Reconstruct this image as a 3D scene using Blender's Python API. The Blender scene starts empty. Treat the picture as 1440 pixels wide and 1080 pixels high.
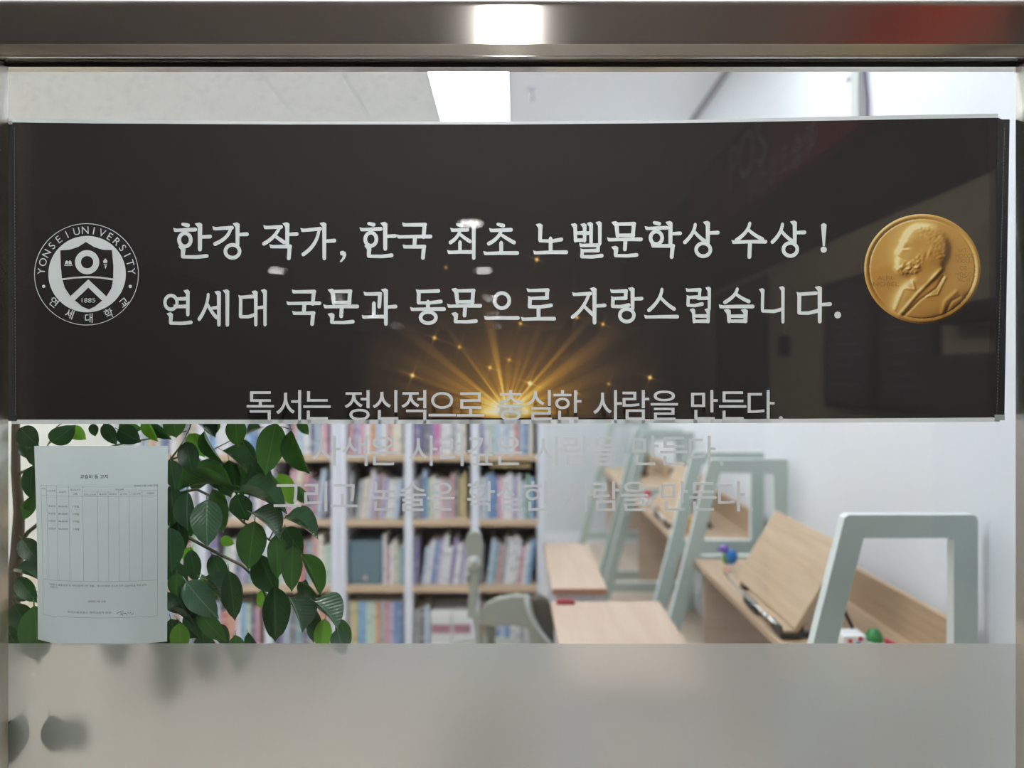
import bpy, bmesh, math, random
import numpy as np
from mathutils import Vector, Matrix

random.seed(7)
rng = np.random.default_rng(7)
S = bpy.context.scene
C = S.collection

# ------------------------------------------------------------------ camera, world, exposure
D = 1.123            # camera to the outer face of the glass
CAMZ = 1.48
F = 1000.0           # focal length in pixels of the 1440 x 1080 frame
CX, CY = 720.0, 532.0
cam = bpy.data.cameras.new('camera')
cam_o = bpy.data.objects.new('camera', cam)
C.objects.link(cam_o)
cam_o.location = (0, -D, CAMZ)
cam_o.rotation_euler = (math.pi / 2, 0, 0)
cam.sensor_width = 36
cam.lens = 36 * F / 1440
cam.shift_y = -(540 - CY) / 1440
cam.clip_start = 0.01
cam.dof.use_dof = True
cam.dof.focus_distance = D + 0.01
cam.dof.aperture_fstop = 1.8
S.camera = cam_o
w = bpy.data.worlds.new('world')
S.world = w
w.use_nodes = True
w.node_tree.nodes['Background'].inputs[0].default_value = (0.9, 0.95, 1, 1)
w.node_tree.nodes['Background'].inputs[1].default_value = 0.05
S.view_settings.view_transform = 'Standard'
S.view_settings.look = 'None'
S.view_settings.gamma = 1
S.view_settings.use_curve_mapping = False
S.view_settings.exposure = 0.0
ROOM_LIGHT = 16.5      # strength of the ceiling panels inside the room
LOBBY_LIGHT = 26.0    # strength of the lobby downlights
LOBBY_PANEL = 100.0     # strength of the lobby ceiling panel


def P(px, py, Z):
    """world point seen at pixel (px, py) at distance Z from the camera"""
    return Vector(((px - CX) / F * Z, Z - D, CAMZ - (py - CY) / F * Z))


# ------------------------------------------------------------------ materials
def srgb(r, g, b):
    f = lambda c: (c / 255 / 12.92) if c <= 10 else ((c / 255 + 0.055) / 1.055) ** 2.4
    return (f(r), f(g), f(b), 1)


MATS = {}


class NT:
    def __init__(s, name):
        s.m = bpy.data.materials.new(name)
        s.m.use_nodes = True
        s.t = s.m.node_tree
        s.t.nodes.clear()
        s.out = s.t.nodes.new('ShaderNodeOutputMaterial')

    def n(s, typ, **kw):
        nd = s.t.nodes.new('ShaderNode' + typ)
        for k, v in kw.items():
            if k.startswith('i_'):
                nd.inputs[k[2:].replace('_', ' ')].default_value = v
            else:
                setattr(nd, k, v)
        return nd

    def l(s, a, b):
        s.t.links.new(a, b)

    def end(s, sock):
        s.l(sock, s.out.inputs['Surface'])
        return s.m


def pbr(name, col, rough=0.5, metal=0.0, var=0.0, scale=8.0, stretch=(1, 1, 1), bump=0.0, bscale=None, spec=0.5, coat=0.0, rand=0.0):
    """principled surface with noise variation in tone and optional fine relief"""
    if name in MATS:
        return MATS[name]
    t = NT(name)
    b = t.n('BsdfPrincipled')
    b.inputs['Roughness'].default_value = rough
    b.inputs['Metallic'].default_value = metal
    b.inputs['Specular IOR Level'].default_value = spec
    b.inputs['Coat Weight'].default_value = coat
    tc = t.n('TexCoord')
    mp = t.n('Mapping')
    mp.inputs['Scale'].default_value = stretch
    t.l(tc.outputs['Object'], mp.inputs['Vector'])
    ns = t.n('TexNoise')
    ns.inputs['Scale'].default_value = scale
    ns.inputs['Detail'].default_value = 4
    t.l(mp.outputs[0], ns.inputs['Vector'])
    hsv = t.n('HueSaturation')
    hsv.inputs['Color'].default_value = col
    mr = t.n('MapRange')
    mr.inputs['To Min'].default_value = 1 - var
    mr.inputs['To Max'].default_value = 1 + var
    t.l(ns.outputs['Fac'], mr.inputs['Value'])
    if rand:
        oi = t.n('ObjectInfo')
        m2 = t.n('MapRange')
        m2.inputs['To Min'].default_value = 1 - rand
        m2.inputs['To Max'].default_value = 1 + rand
        t.l(oi.outputs['Random'], m2.inputs['Value'])
        mu = t.n('Math', operation='MULTIPLY')
        t.l(m2.outputs[0], mu.inputs[0])
        t.l(mr.outputs[0], mu.inputs[1])
        t.l(mu.outputs[0], hsv.inputs['Value'])
    else:
        t.l(mr.outputs[0], hsv.inputs['Value'])
    t.l(hsv.outputs[0], b.inputs['Base Color'])
    if bump:
        n2 = t.n('TexNoise')
        n2.inputs['Scale'].default_value = bscale or scale * 6
        t.l(mp.outputs[0], n2.inputs['Vector'])
        bp = t.n('Bump')
        bp.inputs['Strength'].default_value = bump
        bp.inputs['Distance'].default_value = 0.002
        t.l(n2.outputs['Fac'], bp.inputs['Height'])
        t.l(bp.outputs[0], b.inputs['Normal'])
    MATS[name] = t.end(b.outputs[0])
    return MATS[name]


def wood(name, c1, c2, stretch=(30, 2, 30), rough=0.45):
    t = NT(name)
    b = t.n('BsdfPrincipled')
    b.inputs['Roughness'].default_value = rough
    tc = t.n('TexCoord')
    mp = t.n('Mapping')
    mp.inputs['Scale'].default_value = stretch
    t.l(tc.outputs['Object'], mp.inputs['Vector'])
    ns = t.n('TexNoise')
    ns.inputs['Scale'].default_value = 1.5
    ns.inputs['Detail'].default_value = 6
    ns.inputs['Distortion'].default_value = 0.6
    t.l(mp.outputs[0], ns.inputs['Vector'])
    cr = t.n('ValToRGB')
    cr.color_ramp.elements[0].position = 0.3
    cr.color_ramp.elements[0].color = c1
    cr.color_ramp.elements[1].position = 0.75
    cr.color_ramp.elements[1].color = c2
    t.l(ns.outputs['Fac'], cr.inputs[0])
    t.l(cr.outputs[0], b.inputs['Base Color'])
    MATS[name] = t.end(b.outputs[0])
    return MATS[name]


def emit(name, col, strength):
    t = NT(name)
    e = t.n('Emission')
    e.inputs[0].default_value = col
    e.inputs[1].default_value = strength
    MATS[name] = t.end(e.outputs[0])
    return MATS[name]


def steel(name, axis):
    t = NT(name)
    b = t.n('BsdfPrincipled')
    b.inputs['Base Color'].default_value = (0.66, 0.63, 0.57, 1)
    b.inputs['Metallic'].default_value = 1
    b.inputs['Anisotropic'].default_value = 1.0
    b.inputs['Anisotropic Rotation'].default_value = 0.25
    tg = t.n('Tangent', direction_type='RADIAL', axis=axis)
    t.l(tg.outputs[0], b.inputs['Tangent'])
    tc = t.n('TexCoord')
    mp = t.n('Mapping')
    mp.inputs['Scale'].default_value = (30, 30, 4000) if axis == 'Z' else (4000, 30, 30)
    t.l(tc.outputs['Object'], mp.inputs['Vector'])
    ns = t.n('TexNoise')
    ns.inputs['Scale'].default_value = 1
    ns.inputs['Detail'].default_value = 3
    t.l(mp.outputs[0], ns.inputs['Vector'])
    mr = t.n('MapRange')
    mr.inputs['To Min'].default_value = 0.165
    mr.inputs['To Max'].default_value = 0.205
    t.l(ns.outputs['Fac'], mr.inputs['Value'])
    t.l(mr.outputs[0], b.inputs['Roughness'])
    MATS[name] = t.end(b.outputs[0])
    return MATS[name]


def make_glass():
    t = NT('clear_glass')
    lw = t.n('LayerWeight')
    lw.inputs['Blend'].default_value = 0.5
    pw = t.n('Math', operation='POWER')
    pw.inputs[1].default_value = 5
    t.l(lw.outputs['Facing'], pw.inputs[0])
    ma = t.n('Math', operation='MULTIPLY_ADD')
    ma.inputs[1].default_value = 0.96
    ma.inputs[2].default_value = 0.04
    t.l(pw.outputs[0], ma.inputs[0])
    tr = t.n('BsdfTransparent')
    tr.inputs[0].default_value = (0.985, 0.992, 0.988, 1)
    gl = t.n('BsdfGlossy')
    gl.inputs['Roughness'].default_value = 0.0
    mx = t.n('MixShader')
    t.l(ma.outputs[0], mx.inputs[0])
    t.l(tr.outputs[0], mx.inputs[1])
    t.l(gl.outputs[0], mx.inputs[2])
    return t.end(mx.outputs[0])


def make_film():
    """frosted film: mostly rough transmission, a little milky haze"""
    t = NT('frosted_film')
    rf = t.n('BsdfRefraction')
    rf.inputs['Color'].default_value = (0.93, 0.93, 0.92, 1)
    rf.inputs['IOR'].default_value = 1.4
    tc = t.n('TexCoord')
    ns = t.n('TexNoise')
    ns.inputs['Scale'].default_value = 900
    t.l(tc.outputs['Object'], ns.inputs['Vector'])
    mr = t.n('MapRange')
    mr.inputs['To Min'].default_value = 0.29
    mr.inputs['To Max'].default_value = 0.37
    t.l(ns.outputs['Fac'], mr.inputs['Value'])
    t.l(mr.outputs[0], rf.inputs['Roughness'])
    tl = t.n('BsdfTranslucent')
    tl.inputs['Color'].default_value = (0.85, 0.85, 0.83, 1)
    df = t.n('BsdfDiffuse')
    df.inputs['Color'].default_value = (0.8, 0.8, 0.78, 1)
    m1 = t.n('MixShader')
    m1.inputs[0].default_value = 0.5
    t.l(tl.outputs[0], m1.inputs[1])
    t.l(df.outputs[0], m1.inputs[2])
    m2 = t.n('MixShader')
    m2.inputs[0].default_value = 0.34
    t.l(rf.outputs[0], m2.inputs[1])
    t.l(m1.outputs[0], m2.inputs[2])
    return t.end(m2.outputs[0])


def make_print():
    """printed ink whose colour comes from the print's own pixels"""
    t = NT('printed_ink')
    at = t.n('VertexColor', layer_name='ink')
    b = t.n('BsdfPrincipled')
    b.inputs['Roughness'].default_value = 0.75
    b.inputs['Specular IOR Level'].default_value = 0.2
    t.l(at.outputs['Color'], b.inputs['Base Color'])
    return t.end(b.outputs[0])


def make_leaf(name, col, vein, trans, rough):
    t = NT(name)
    tc = t.n('TexCoord')
    sx = t.n('SeparateXYZ')
    t.l(tc.outputs['Object'], sx.inputs[0])
    ab = t.n('Math', operation='ABSOLUTE')
    t.l(sx.outputs['X'], ab.inputs[0])
    mid = t.n('Math', operation='LESS_THAN')
    mid.inputs[1].default_value = 0.014
    t.l(ab.outputs[0], mid.inputs[0])
    wv = t.n('TexWave')
    wv.bands_direction = 'Y'
    wv.inputs['Scale'].default_value = 3.2
    wv.inputs['Distortion'].default_value = 0.5
    mp = t.n('VectorMath', operation='MULTIPLY_ADD')
    mp.inputs[1].default_value = (1, 1, 1)
    cb = t.n('CombineXYZ')
    sl = t.n('Math', operation='MULTIPLY_ADD')
    sl.inputs[1].default_value = -0.75
    t.l(ab.outputs[0], sl.inputs[0])
    t.l(sx.outputs['Y'], sl.inputs[2])
    t.l(sl.outputs[0], cb.inputs['Y'])
    t.l(cb.outputs[0], wv.inputs['Vector'])
    oi = t.n('ObjectInfo')
    hs = t.n('HueSaturation')
    hs.inputs['Color'].default_value = col
    mr = t.n('MapRange')
    mr.inputs['To Min'].default_value = 0.65
    mr.inputs['To Max'].default_value = 1.35
    t.l(oi.outputs['Random'], mr.inputs['Value'])
    t.l(mr.outputs[0], hs.inputs['Value'])
    mc = t.n('Mix', data_type='RGBA')
    mc.inputs['B'].default_value = vein
    t.l(hs.outputs[0], mc.inputs['A'])
    mm = t.n('Math', operation='MULTIPLY')
    mm.inputs[1].default_value = 0.6
    t.l(mid.outputs[0], mm.inputs[0])
    t.l(mm.outputs[0], mc.inputs['Factor'])
    b = t.n('BsdfPrincipled')
    b.inputs['Roughness'].default_value = rough
    t.l(mc.outputs['Result'], b.inputs['Base Color'])
    bp = t.n('Bump')
    bp.inputs['Strength'].default_value = 0.10
    bp.inputs['Distance'].default_value = 0.01
    t.l(wv.outputs['Fac'], bp.inputs['Height'])
    t.l(bp.outputs[0], b.inputs['Normal'])
    tl = t.n('BsdfTranslucent')
    tl.inputs['Color'].default_value = (col[0] * 1.9, col[1] * 1.9, col[2] * 0.9, 1)
    mx = t.n('MixShader')
    mx.inputs[0].default_value = trans
    t.l(b.outputs[0], mx.inputs[1])
    t.l(tl.outputs[0], mx.inputs[2])
    return t.end(mx.outputs[0])


def make_paper():
    t = NT('copy_paper')
    df = t.n('BsdfDiffuse')
    df.inputs['Color'].default_value = srgb(216, 227, 230)
    tl = t.n('BsdfTranslucent')
    tl.inputs['Color'].default_value = srgb(216, 227, 230)
    mx = t.n('MixShader')
    mx.inputs[0].default_value = 0.32
    t.l(df.outputs[0], mx.inputs[1])
    t.l(tl.outputs[0], mx.inputs[2])
    return t.end(mx.outputs[0])


def make_tile():
    """mineral fibre tile: white with short dark fissures"""
    t = NT('mineral_tile')
    b = t.n('BsdfPrincipled')
    b.inputs['Roughness'].default_value = 0.9
    tc = t.n('TexCoord')
    mp = t.n('Mapping')
    mp.inputs['Scale'].default_value = (26, 60, 26)
    mp.inputs['Rotation'].default_value = (0, 0, 0.5)
    t.l(tc.outputs['Object'], mp.inputs['Vector'])
    ns = t.n('TexNoise')
    ns.inputs['Scale'].default_value = 1.0
    ns.inputs['Detail'].default_value = 2
    t.l(mp.outputs[0], ns.inputs['Vector'])
    cr = t.n('ValToRGB')
    cr.color_ramp.elements[0].position = 0.30
    cr.color_ramp.elements[0].color = srgb(120, 118, 115)
    cr.color_ramp.elements[1].position = 0.36
    cr.color_ramp.elements[1].color = srgb(240, 240, 238)
    t.l(ns.outputs['Fac'], cr.inputs[0])
    t.l(cr.outputs[0], b.inputs['Base Color'])
    return t.end(b.outputs[0])


def make_book(name, col):
    """cover cloth with a printed title band and small lettering blocks on the spine"""
    if name in MATS:
        return MATS[name]
    t = NT(name)
    tc = t.n('TexCoord')
    sx = t.n('SeparateXYZ')
    t.l(tc.outputs['Generated'], sx.inputs[0])
    oi = t.n('ObjectInfo')
    ad = t.n('Math', operation='MULTIPLY_ADD')
    ad.inputs[1].default_value = 7.0
    t.l(oi.outputs['Random'], ad.inputs[0])
    t.l(sx.outputs['Z'], ad.inputs[2])
    cb = t.n('CombineXYZ')
    t.l(ad.outputs[0], cb.inputs['Z'])
    ns = t.n('TexNoise')
    ns.inputs['Scale'].default_value = 9
    ns.inputs['Detail'].default_value = 3
    t.l(cb.outputs[0], ns.inputs['Vector'])
    cr = t.n('ValToRGB')
    cr.color_ramp.interpolation = 'CONSTANT'
    e = cr.color_ramp.elements
    e[0].position = 0
    e[0].color = (0, 0, 0, 1)
    e[1].position = 0.56
    e[1].color = (1, 1, 1, 1)
    t.l(ns.outputs['Fac'], cr.inputs[0])
    mc = t.n('Mix', data_type='RGBA')
    lum = 0.3 * col[0] + 0.6 * col[1] + 0.1 * col[2]
    mc.inputs['A'].default_value = col
    mc.inputs['B'].default_value = tuple(c * 0.45 for c in col[:3]) + (1,) if lum > 0.4 else srgb(214, 212, 206)
    ml = t.n('Math', operation='MULTIPLY')
    ml.inputs[1].default_value = 0.55
    t.l(cr.outputs[0], ml.inputs[0])
    t.l(ml.outputs[0], mc.inputs['Factor'])
    b = t.n('BsdfPrincipled')
    b.inputs['Roughness'].default_value = 0.4
    t.l(mc.outputs['Result'], b.inputs['Base Color'])
    MATS[name] = t.end(b.outputs[0])
    return MATS[name]


M_STEEL = steel('brushed_steel_horizontal', 'Z')
M_STEELV = steel('brushed_steel_vertical', 'X')
M_GASKET = pbr('black_gasket', srgb(22, 24, 26), 0.6)
M_GLASS = make_glass()
M_FILM = make_film()
M_INK = make_print()
M_PAPER = make_paper()
M_TILE = make_tile()
M_BANNER = pbr('banner_cloth_black', srgb(45, 42, 43), 0.75, spec=0.2)
M_BWHITE = pbr('banner_white', srgb(226, 233, 236), 0.7, spec=0.2)
M_BDARK = pbr('banner_dark_print', srgb(45, 42, 43), 0.75, spec=0.2)
M_STITCH = pbr('stitch_thread', srgb(120, 112, 104), 0.8)
M_VINYL = pbr('grey_white_vinyl', srgb(196, 201, 204), 0.5)
M_TEXT = pbr('toner_black', srgb(58, 60, 62), 0.8)
M_TEXTB = pbr('toner_bold', srgb(14, 14, 16), 0.8)
M_WALL = pbr('painted_wall_white', srgb(226, 228, 232), 0.85, var=0.02, scale=3, bump=0.15, bscale=160)
M_CREAM = pbr('painted_wall_cream', srgb(236, 234, 222), 0.85, var=0.02, scale=3, bump=0.15, bscale=160)
M_BACKW = pbr('painted_wall_grey', srgb(206, 210, 214), 0.85, var=0.02, scale=3)
M_GYP = pbr('gypsum_white', srgb(238, 240, 243), 0.9, var=0.015, scale=2)
M_FLOOR = wood('vinyl_plank_floor', srgb(196, 178, 158), srgb(212, 196, 178), (4, 1.0, 4), 0.4)
M_OAK = wood('oak_laminate', srgb(180, 152, 122), srgb(200, 174, 146), (28, 1.5, 28))
M_OAKD = wood('oak_laminate_panel', srgb(196, 174, 154), srgb(210, 190, 172), (1.6, 20, 28))
M_OAKP = wood('pale_oak_table', srgb(182, 154, 130), srgb(200, 176, 154), (14, 1.4, 14))
M_SHELFWOOD = wood('shelf_edge_oak', srgb(198, 172, 142), srgb(216, 192, 164), (2, 20, 20))
M_WHITE = pbr('white_melamine', srgb(224, 227, 236), 0.5, var=0.01)
M_DARKBACK = pbr('dark_back_panel', srgb(140, 140, 146), 0.7)
M_FRAME = pbr('sage_grey_frame_face', srgb(178, 191, 184), 0.45, var=0.015, scale=5)
M_FEDGE = pbr('pale_frame_edge', srgb(222, 228, 226), 0.45)
M_CHAIR = pbr('chair_shell_grey', srgb(160, 163, 150), 0.5, var=0.02)
M_CHAIRIN = pbr('chair_lining_taupe', srgb(98, 92, 82), 0.8)
M_KNOB = pbr('chair_knob_pale', srgb(190, 194, 188), 0.4)
M_BLACK = pbr('black_plastic', srgb(30, 30, 32), 0.45)
M_CHROME = pbr('chrome_wire', srgb(205, 208, 210), 0.18, metal=1.0)
M_BARK = pbr('ficus_bark', srgb(96, 84, 66), 0.85, var=0.25, scale=40, bump=0.5, bscale=120)
M_TWIG = pbr('ficus_twig', srgb(92, 88, 62), 0.7, var=0.2, scale=60)
LEAFM = [make_leaf('leaf_dark', srgb(36, 66, 40), srgb(88, 120, 80), 0.22, 0.32),
         make_leaf('leaf_mid', srgb(48, 80, 44), srgb(98, 134, 80), 0.34, 0.36),
         make_leaf('leaf_young', srgb(84, 126, 52), srgb(134, 164, 96), 0.45, 0.42),
         make_leaf('leaf_glossy', srgb(56, 84, 66), srgb(126, 152, 130), 0.15, 0.26)]
M_POT = pbr('pot_terracotta_white', srgb(206, 202, 194), 0.5, var=0.03)
M_SOIL = pbr('potting_soil', srgb(58, 44, 34), 0.95, var=0.4, scale=60, bump=0.9, bscale=90)


# ------------------------------------------------------------------ mesh helpers
def link(name, me, mats=(), parent=None):
    o = bpy.data.objects.new(name, me)
    C.objects.link(o)
    if me is not None:
        for m in (mats if isinstance(mats, (list, tuple)) else [mats]):
            me.materials.append(m)
    if parent is not None:
        o.parent = parent
    return o


def tag(o, label=None, cat=None, group=None, kind=None):
    for k, v in (('label', label), ('category', cat), ('group', group), ('kind', kind)):
        if v:
            o[k] = v
    return o


def empty(name, loc=(0, 0, 0), rz=0.0):
    o = bpy.data.objects.new(name, None)
    C.objects.link(o)
    o.location = loc
    o.rotation_euler.z = rz
    o.empty_display_size = 0.1
    return o


def bm_box(bm, lo, hi, mi=0, rot=None):
    vs = [bm.verts.new((x, y, z)) for x in (lo[0], hi[0]) for y in (lo[1], hi[1]) for z in (lo[2], hi[2])]
    fs = [(0, 1, 3, 2), (4, 6, 7, 5), (0, 4, 5, 1), (2, 3, 7, 6), (0, 2, 6, 4), (1, 5, 7, 3)]
    out = []
    for f in fs:
        fc = bm.faces.new([vs[i] for i in f])
        fc.material_index = mi
        out.append(fc)
    if rot is not None:
        for v in vs:
            v.co = rot @ v.co
    return vs


def finish(bm, name, mats, parent=None, bevel=0.0, seg=2, smooth=False):
    bmesh.ops.recalc_face_normals(bm, faces=bm.faces[:])
    if bevel:
        bmesh.ops.bevel(bm, geom=bm.edges[:], offset=bevel, segments=seg, affect='EDGES', profile=0.6, clamp_overlap=True)
    if smooth:
        for f in bm.faces:
            f.smooth = True
    me = bpy.data.meshes.new(name)
    bm.to_mesh(me)
    bm.free()
    return link(name, me, mats, parent)


def box(name, lo, hi, mat, parent=None, bevel=0.0, seg=2):
    bm = bmesh.new()
    bm_box(bm, lo, hi)
    return finish(bm, name, mat, parent, bevel, seg)


def prism(name, poly, y0, y1, mats, parent=None, bevel=0.0, side_mi=0):
    """polygon in x,z extruded along y; a second material may cover the sides"""
    bm = bmesh.new()
    a = [bm.verts.new((p[0], y0, p[1])) for p in poly]
    b = [bm.verts.new((p[0], y1, p[1])) for p in poly]
    n = len(poly)
    bm.faces.new(a)
    bm.faces.new(b[::-1])
    for i in range(n):
        f = bm.faces.new((a[i], b[i], b[(i + 1) % n], a[(i + 1) % n]))
        f.material_index = side_mi
    return finish(bm, name, mats, parent, bevel)


def tube(name, pts, radii, mat, parent=None, seg=8, closed_caps=True):
    bm = bmesh.new()
    pts = [Vector(p) for p in pts]
    if not isinstance(radii, (list, tuple)):
        radii = [radii] * len(pts)
    rings = []
    for i, p in enumerate(pts):
        d = (pts[min(i + 1, len(pts) - 1)] - pts[max(i - 1, 0)]).normalized()
        up = Vector((0, 0, 1)) if abs(d.z) < 0.9 else Vector((1, 0, 0))
        u = d.cross(up).normalized()
        v = d.cross(u).normalized()
        rings.append([bm.verts.new(p + (u * math.cos(a) + v * math.sin(a)) * radii[i]) for a in [k * 2 * math.pi / seg for k in range(seg)]])
    for r0, r1 in zip(rings, rings[1:]):
        for k in range(seg):
            bm.faces.new((r0[k], r0[(k + 1) % seg], r1[(k + 1) % seg], r1[k]))
    if closed_caps:
        bm.faces.new(rings[0][::-1])
        bm.faces.new(rings[-1])
    return finish(bm, name, mat, parent, smooth=True)


def lathe(name, prof, mat, parent=None, seg=28, center=(0, 0, 0), axis='Z', caps=True):
    bm = bmesh.new()
    rings = []
    for r, h in prof:
        ring = []
        for k in range(seg):
            a = 2 * math.pi * k / seg
            x, y = r * math.cos(a), r * math.sin(a)
            p = (x, y, h) if axis == 'Z' else ((x, h, y) if axis == 'Y' else (h, x, y))
            ring.append(bm.verts.new(Vector(center) + Vector(p)))
        rings.append(ring)
    for r0, r1 in zip(rings, rings[1:]):
        for k in range(seg):
            bm.faces.new((r0[k], r0[(k + 1) % seg], r1[(k + 1) % seg], r1[k]))
    if caps:
        bm.faces.new(rings[0][::-1])
        bm.faces.new(rings[-1])
    return finish(bm, name, mat, parent, smooth=True)


def ball(name, c, r, mat, parent=None, seg=14):
    """ellipsoid; r may be a triple"""
    bm = bmesh.new()
    bmesh.ops.create_uvsphere(bm, u_segments=seg, v_segments=max(6, seg // 2 + 2), radius=1)
    r = r if isinstance(r, (tuple, list)) else (r, r, r)
    for v in bm.verts:
        v.co = Vector((v.co.x * r[0] + c[0], v.co.y * r[1] + c[1], v.co.z * r[2] + c[2]))
    return finish(bm, name, mat, parent, smooth=True)


def flat_mesh(name, polys, y, mat, parent=None):
    """flat print: list of polygons [(x, z), ...] in the plane y"""
    vs, fs = [], []
    for p in polys:
        fs.append(tuple(range(len(vs), len(vs) + len(p))))
        vs += [(q[0], y, q[1]) for q in p]
    me = bpy.data.meshes.new(name)
    me.from_pydata(vs, [], fs)
    me.update()
    return link(name, me, mat, parent)


_tc = bpy.data.curves.new('text_source', 'FONT')
_to = bpy.data.objects.new('text_source', _tc)


def text_mesh(body, bold=0.0, spacing=1.0):
    """glyph outlines as a filled mesh, in em units, origin at the left of the baseline"""
    _tc.body = body
    _tc.offset = bold
    _tc.space_character = spacing
    _tc.resolution_u = 6
    return bpy.data.meshes.new_from_object(_to)


_tcache = {}


def text_arrays(body, bold=0.0, spacing=1.0):
    if (body, bold, spacing) not in _tcache:
        _tcache[(body, bold, spacing)] = _text_arrays(body, bold, spacing)
    return _tcache[(body, bold, spacing)]


def _text_arrays(body, bold=0.0, spacing=1.0):
    me = text_mesh(body, bold, spacing)
    v = [tuple(x.co[:2]) for x in me.vertices]
    f = [tuple(p.vertices) for p in me.polygons]
    bpy.data.meshes.remove(me)
    return v, f


class Flat:
    """collects flat coloured print in one plane, then builds one mesh"""

    def __init__(s):
        s.v, s.f, s.d, s.k = [], [], [], 0

    def poly(s, pts):
        s.k += 1                      # overlapping strokes lie a few microns apart
        s.d += [s.k * 1.5e-6] * len(pts)
        s.f.append(tuple(range(len(s.v), len(s.v) + len(pts))))
        s.v += pts

    def rect(s, x0, z0, x1, z1):
        s.poly([(x0, z0), (x1, z0), (x1, z1), (x0, z1)])

    def text(s, body, x, z, size, anchor='c', bold=0.0, sx=1.0, rot=0.0, width=None, spacing=1.0):
        v, f = text_arrays(body, bold, spacing)
        if not v:
            return
        x0, x1 = min(p[0] for p in v), max(p[0] for p in v)
        if width:
            sx = width / ((x1 - x0) * size)
        ox = {'c': (x0 + x1) / 2, 'l': x0, 'r': x1}[anchor]
        b = len(s.v)
        ca, sa = math.cos(rot), math.sin(rot)
        s.k += 1
        s.d += [s.k * 1.5e-6] * len(v)
        for p in v:
            a, c = (p[0] - ox) * size * sx, (p[1] - 0.35) * size
            s.v.append((x + a * ca - c * sa, z + a * sa + c * ca))
        s.f += [tuple(i + b for i in q) for q in f]

    def build(s, name, y, mat, parent=None):
        me = bpy.data.meshes.new(name)
        me.from_pydata([(p[0], y - d, p[1]) for p, d in zip(s.v, s.d)], [], s.f)
        me.update()
        return link(name, me, mat, parent)


def circle_pts(cx, cz, r, n=48, rz=None, a0=0.0, a1=2 * math.pi):
    rz = rz or r
    return [(cx + r * math.cos(a0 + (a1 - a0) * k / n), cz + rz * math.sin(a0 + (a1 - a0) * k / n)) for k in range(n)]


def ring_polys(cx, cz, r0, r1, n=64, kz=1.0):
    out = []
    for k in range(n):
        a, b = 2 * math.pi * k / n, 2 * math.pi * (k + 1) / n
        out.append([(cx + r * math.cos(t), cz + r * kz * math.sin(t)) for r, t in ((r0, a), (r1, a), (r1, b), (r0, b))])
    return out

# ------------------------------------------------------------------ the room behind the glass
RX0, RX1, RY0, RY1, RZ = -3.6, 1.19, 0.10, 5.30, 3.16
tag(box('floor', (RX0 - .1, -0.02, -0.06), (RX1 + .1, RY1 + .1, 0), M_FLOOR), kind='structure')
tag(box('wall_right', (RX1, RY0, 0), (RX1 + .1, RY1 + .1, RZ + .1), M_WALL), kind='structure')
tag(box('wall_left', (RX0 - .1, RY0, 0), (RX0, RY1 + .1, RZ + .1), M_CREAM), kind='structure')
tag(box('wall_back', (RX0, RY1, 0), (RX1, RY1 + .1, RZ + .1), M_BACKW), kind='structure')
tag(box('baseboard_back', (RX0, RY1 - .012, 0), (RX1, RY1, 0.09), M_WHITE), kind='structure')
tag(box('baseboard_right', (RX1 - .012, RY0, 0), (RX1, RY1 - .012, 0.09), M_WHITE), kind='structure')
ceil = tag(box('ceiling', (RX0, RY0, RZ + .012), (RX1, RY1, RZ + .1), M_GYP), kind='structure')
box('ceiling_board', (-0.011 + .003, RY0, RZ), (RX1 - .035, RY1, RZ + .012), M_GYP, ceil)
box('shadow_moulding', (RX1 - .035, RY0, RZ - .012), (RX1, RY1, RZ + .012), pbr('moulding_shade_grey', srgb(168, 168, 174), .8), ceil)  # darker grey paints in the shadow line along the moulding
TW = 0.457
PANELS = []                                   # (x, y0, y1) of the lit ceiling panels
gx0 = -0.468
cols = [gx0 + k * TW for k in range(-7, 1)]
rows = [2.86 + k * 0.447 for k in range(-7, 6)]
lit = {(7, 6), (7, 7), (7, 8), (7, 1), (7, 2), (4, 1), (4, 2), (4, 10), (4, 11), (7, 12), (7, 11), (1, 1), (1, 2), (1, 10), (1, 11)}  # leftmost lit column is unseen, added to brighten the cream left wall
tile_me = None
for ci, x in enumerate(cols):
    for ri, y in enumerate(rows):
        xa, xb, ya, yb = max(x, RX0), min(x + TW, -0.011), max(y, RY0), min(y + .447, RY1)
        if xb - xa < .05 or yb - ya < .05 or (ci, ri) in lit:
            continue
        full = (xb - xa) > TW - .001 and (yb - ya) > .446
        if full and tile_me:
            o = bpy.data.objects.new('ceiling_tile', tile_me)
            C.objects.link(o)
            o.parent = ceil
        else:
            o = box('ceiling_tile', (.003, .003, 0), (xb - xa - .003, yb - ya - .003, .012), M_TILE, ceil, bevel=.001, seg=1)
            if full:
                tile_me = o.data
        o.location = (xa, ya, RZ)
M_PANEL = emit('led_panel_glow', (0.88, 0.95, 1.0, 1), ROOM_LIGHT)
groups = {}
for (ci, ri) in sorted(lit):
    groups.setdefault(ci, []).append(ri)
runs = []
for ci, rr in groups.items():
    cur = [rr[0]]
    for r in rr[1:]:
        if r == cur[-1] + 1:
            cur.append(r)
        else:
            runs.append((ci, cur))
            cur = [r]
    runs.append((ci, cur))


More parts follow.
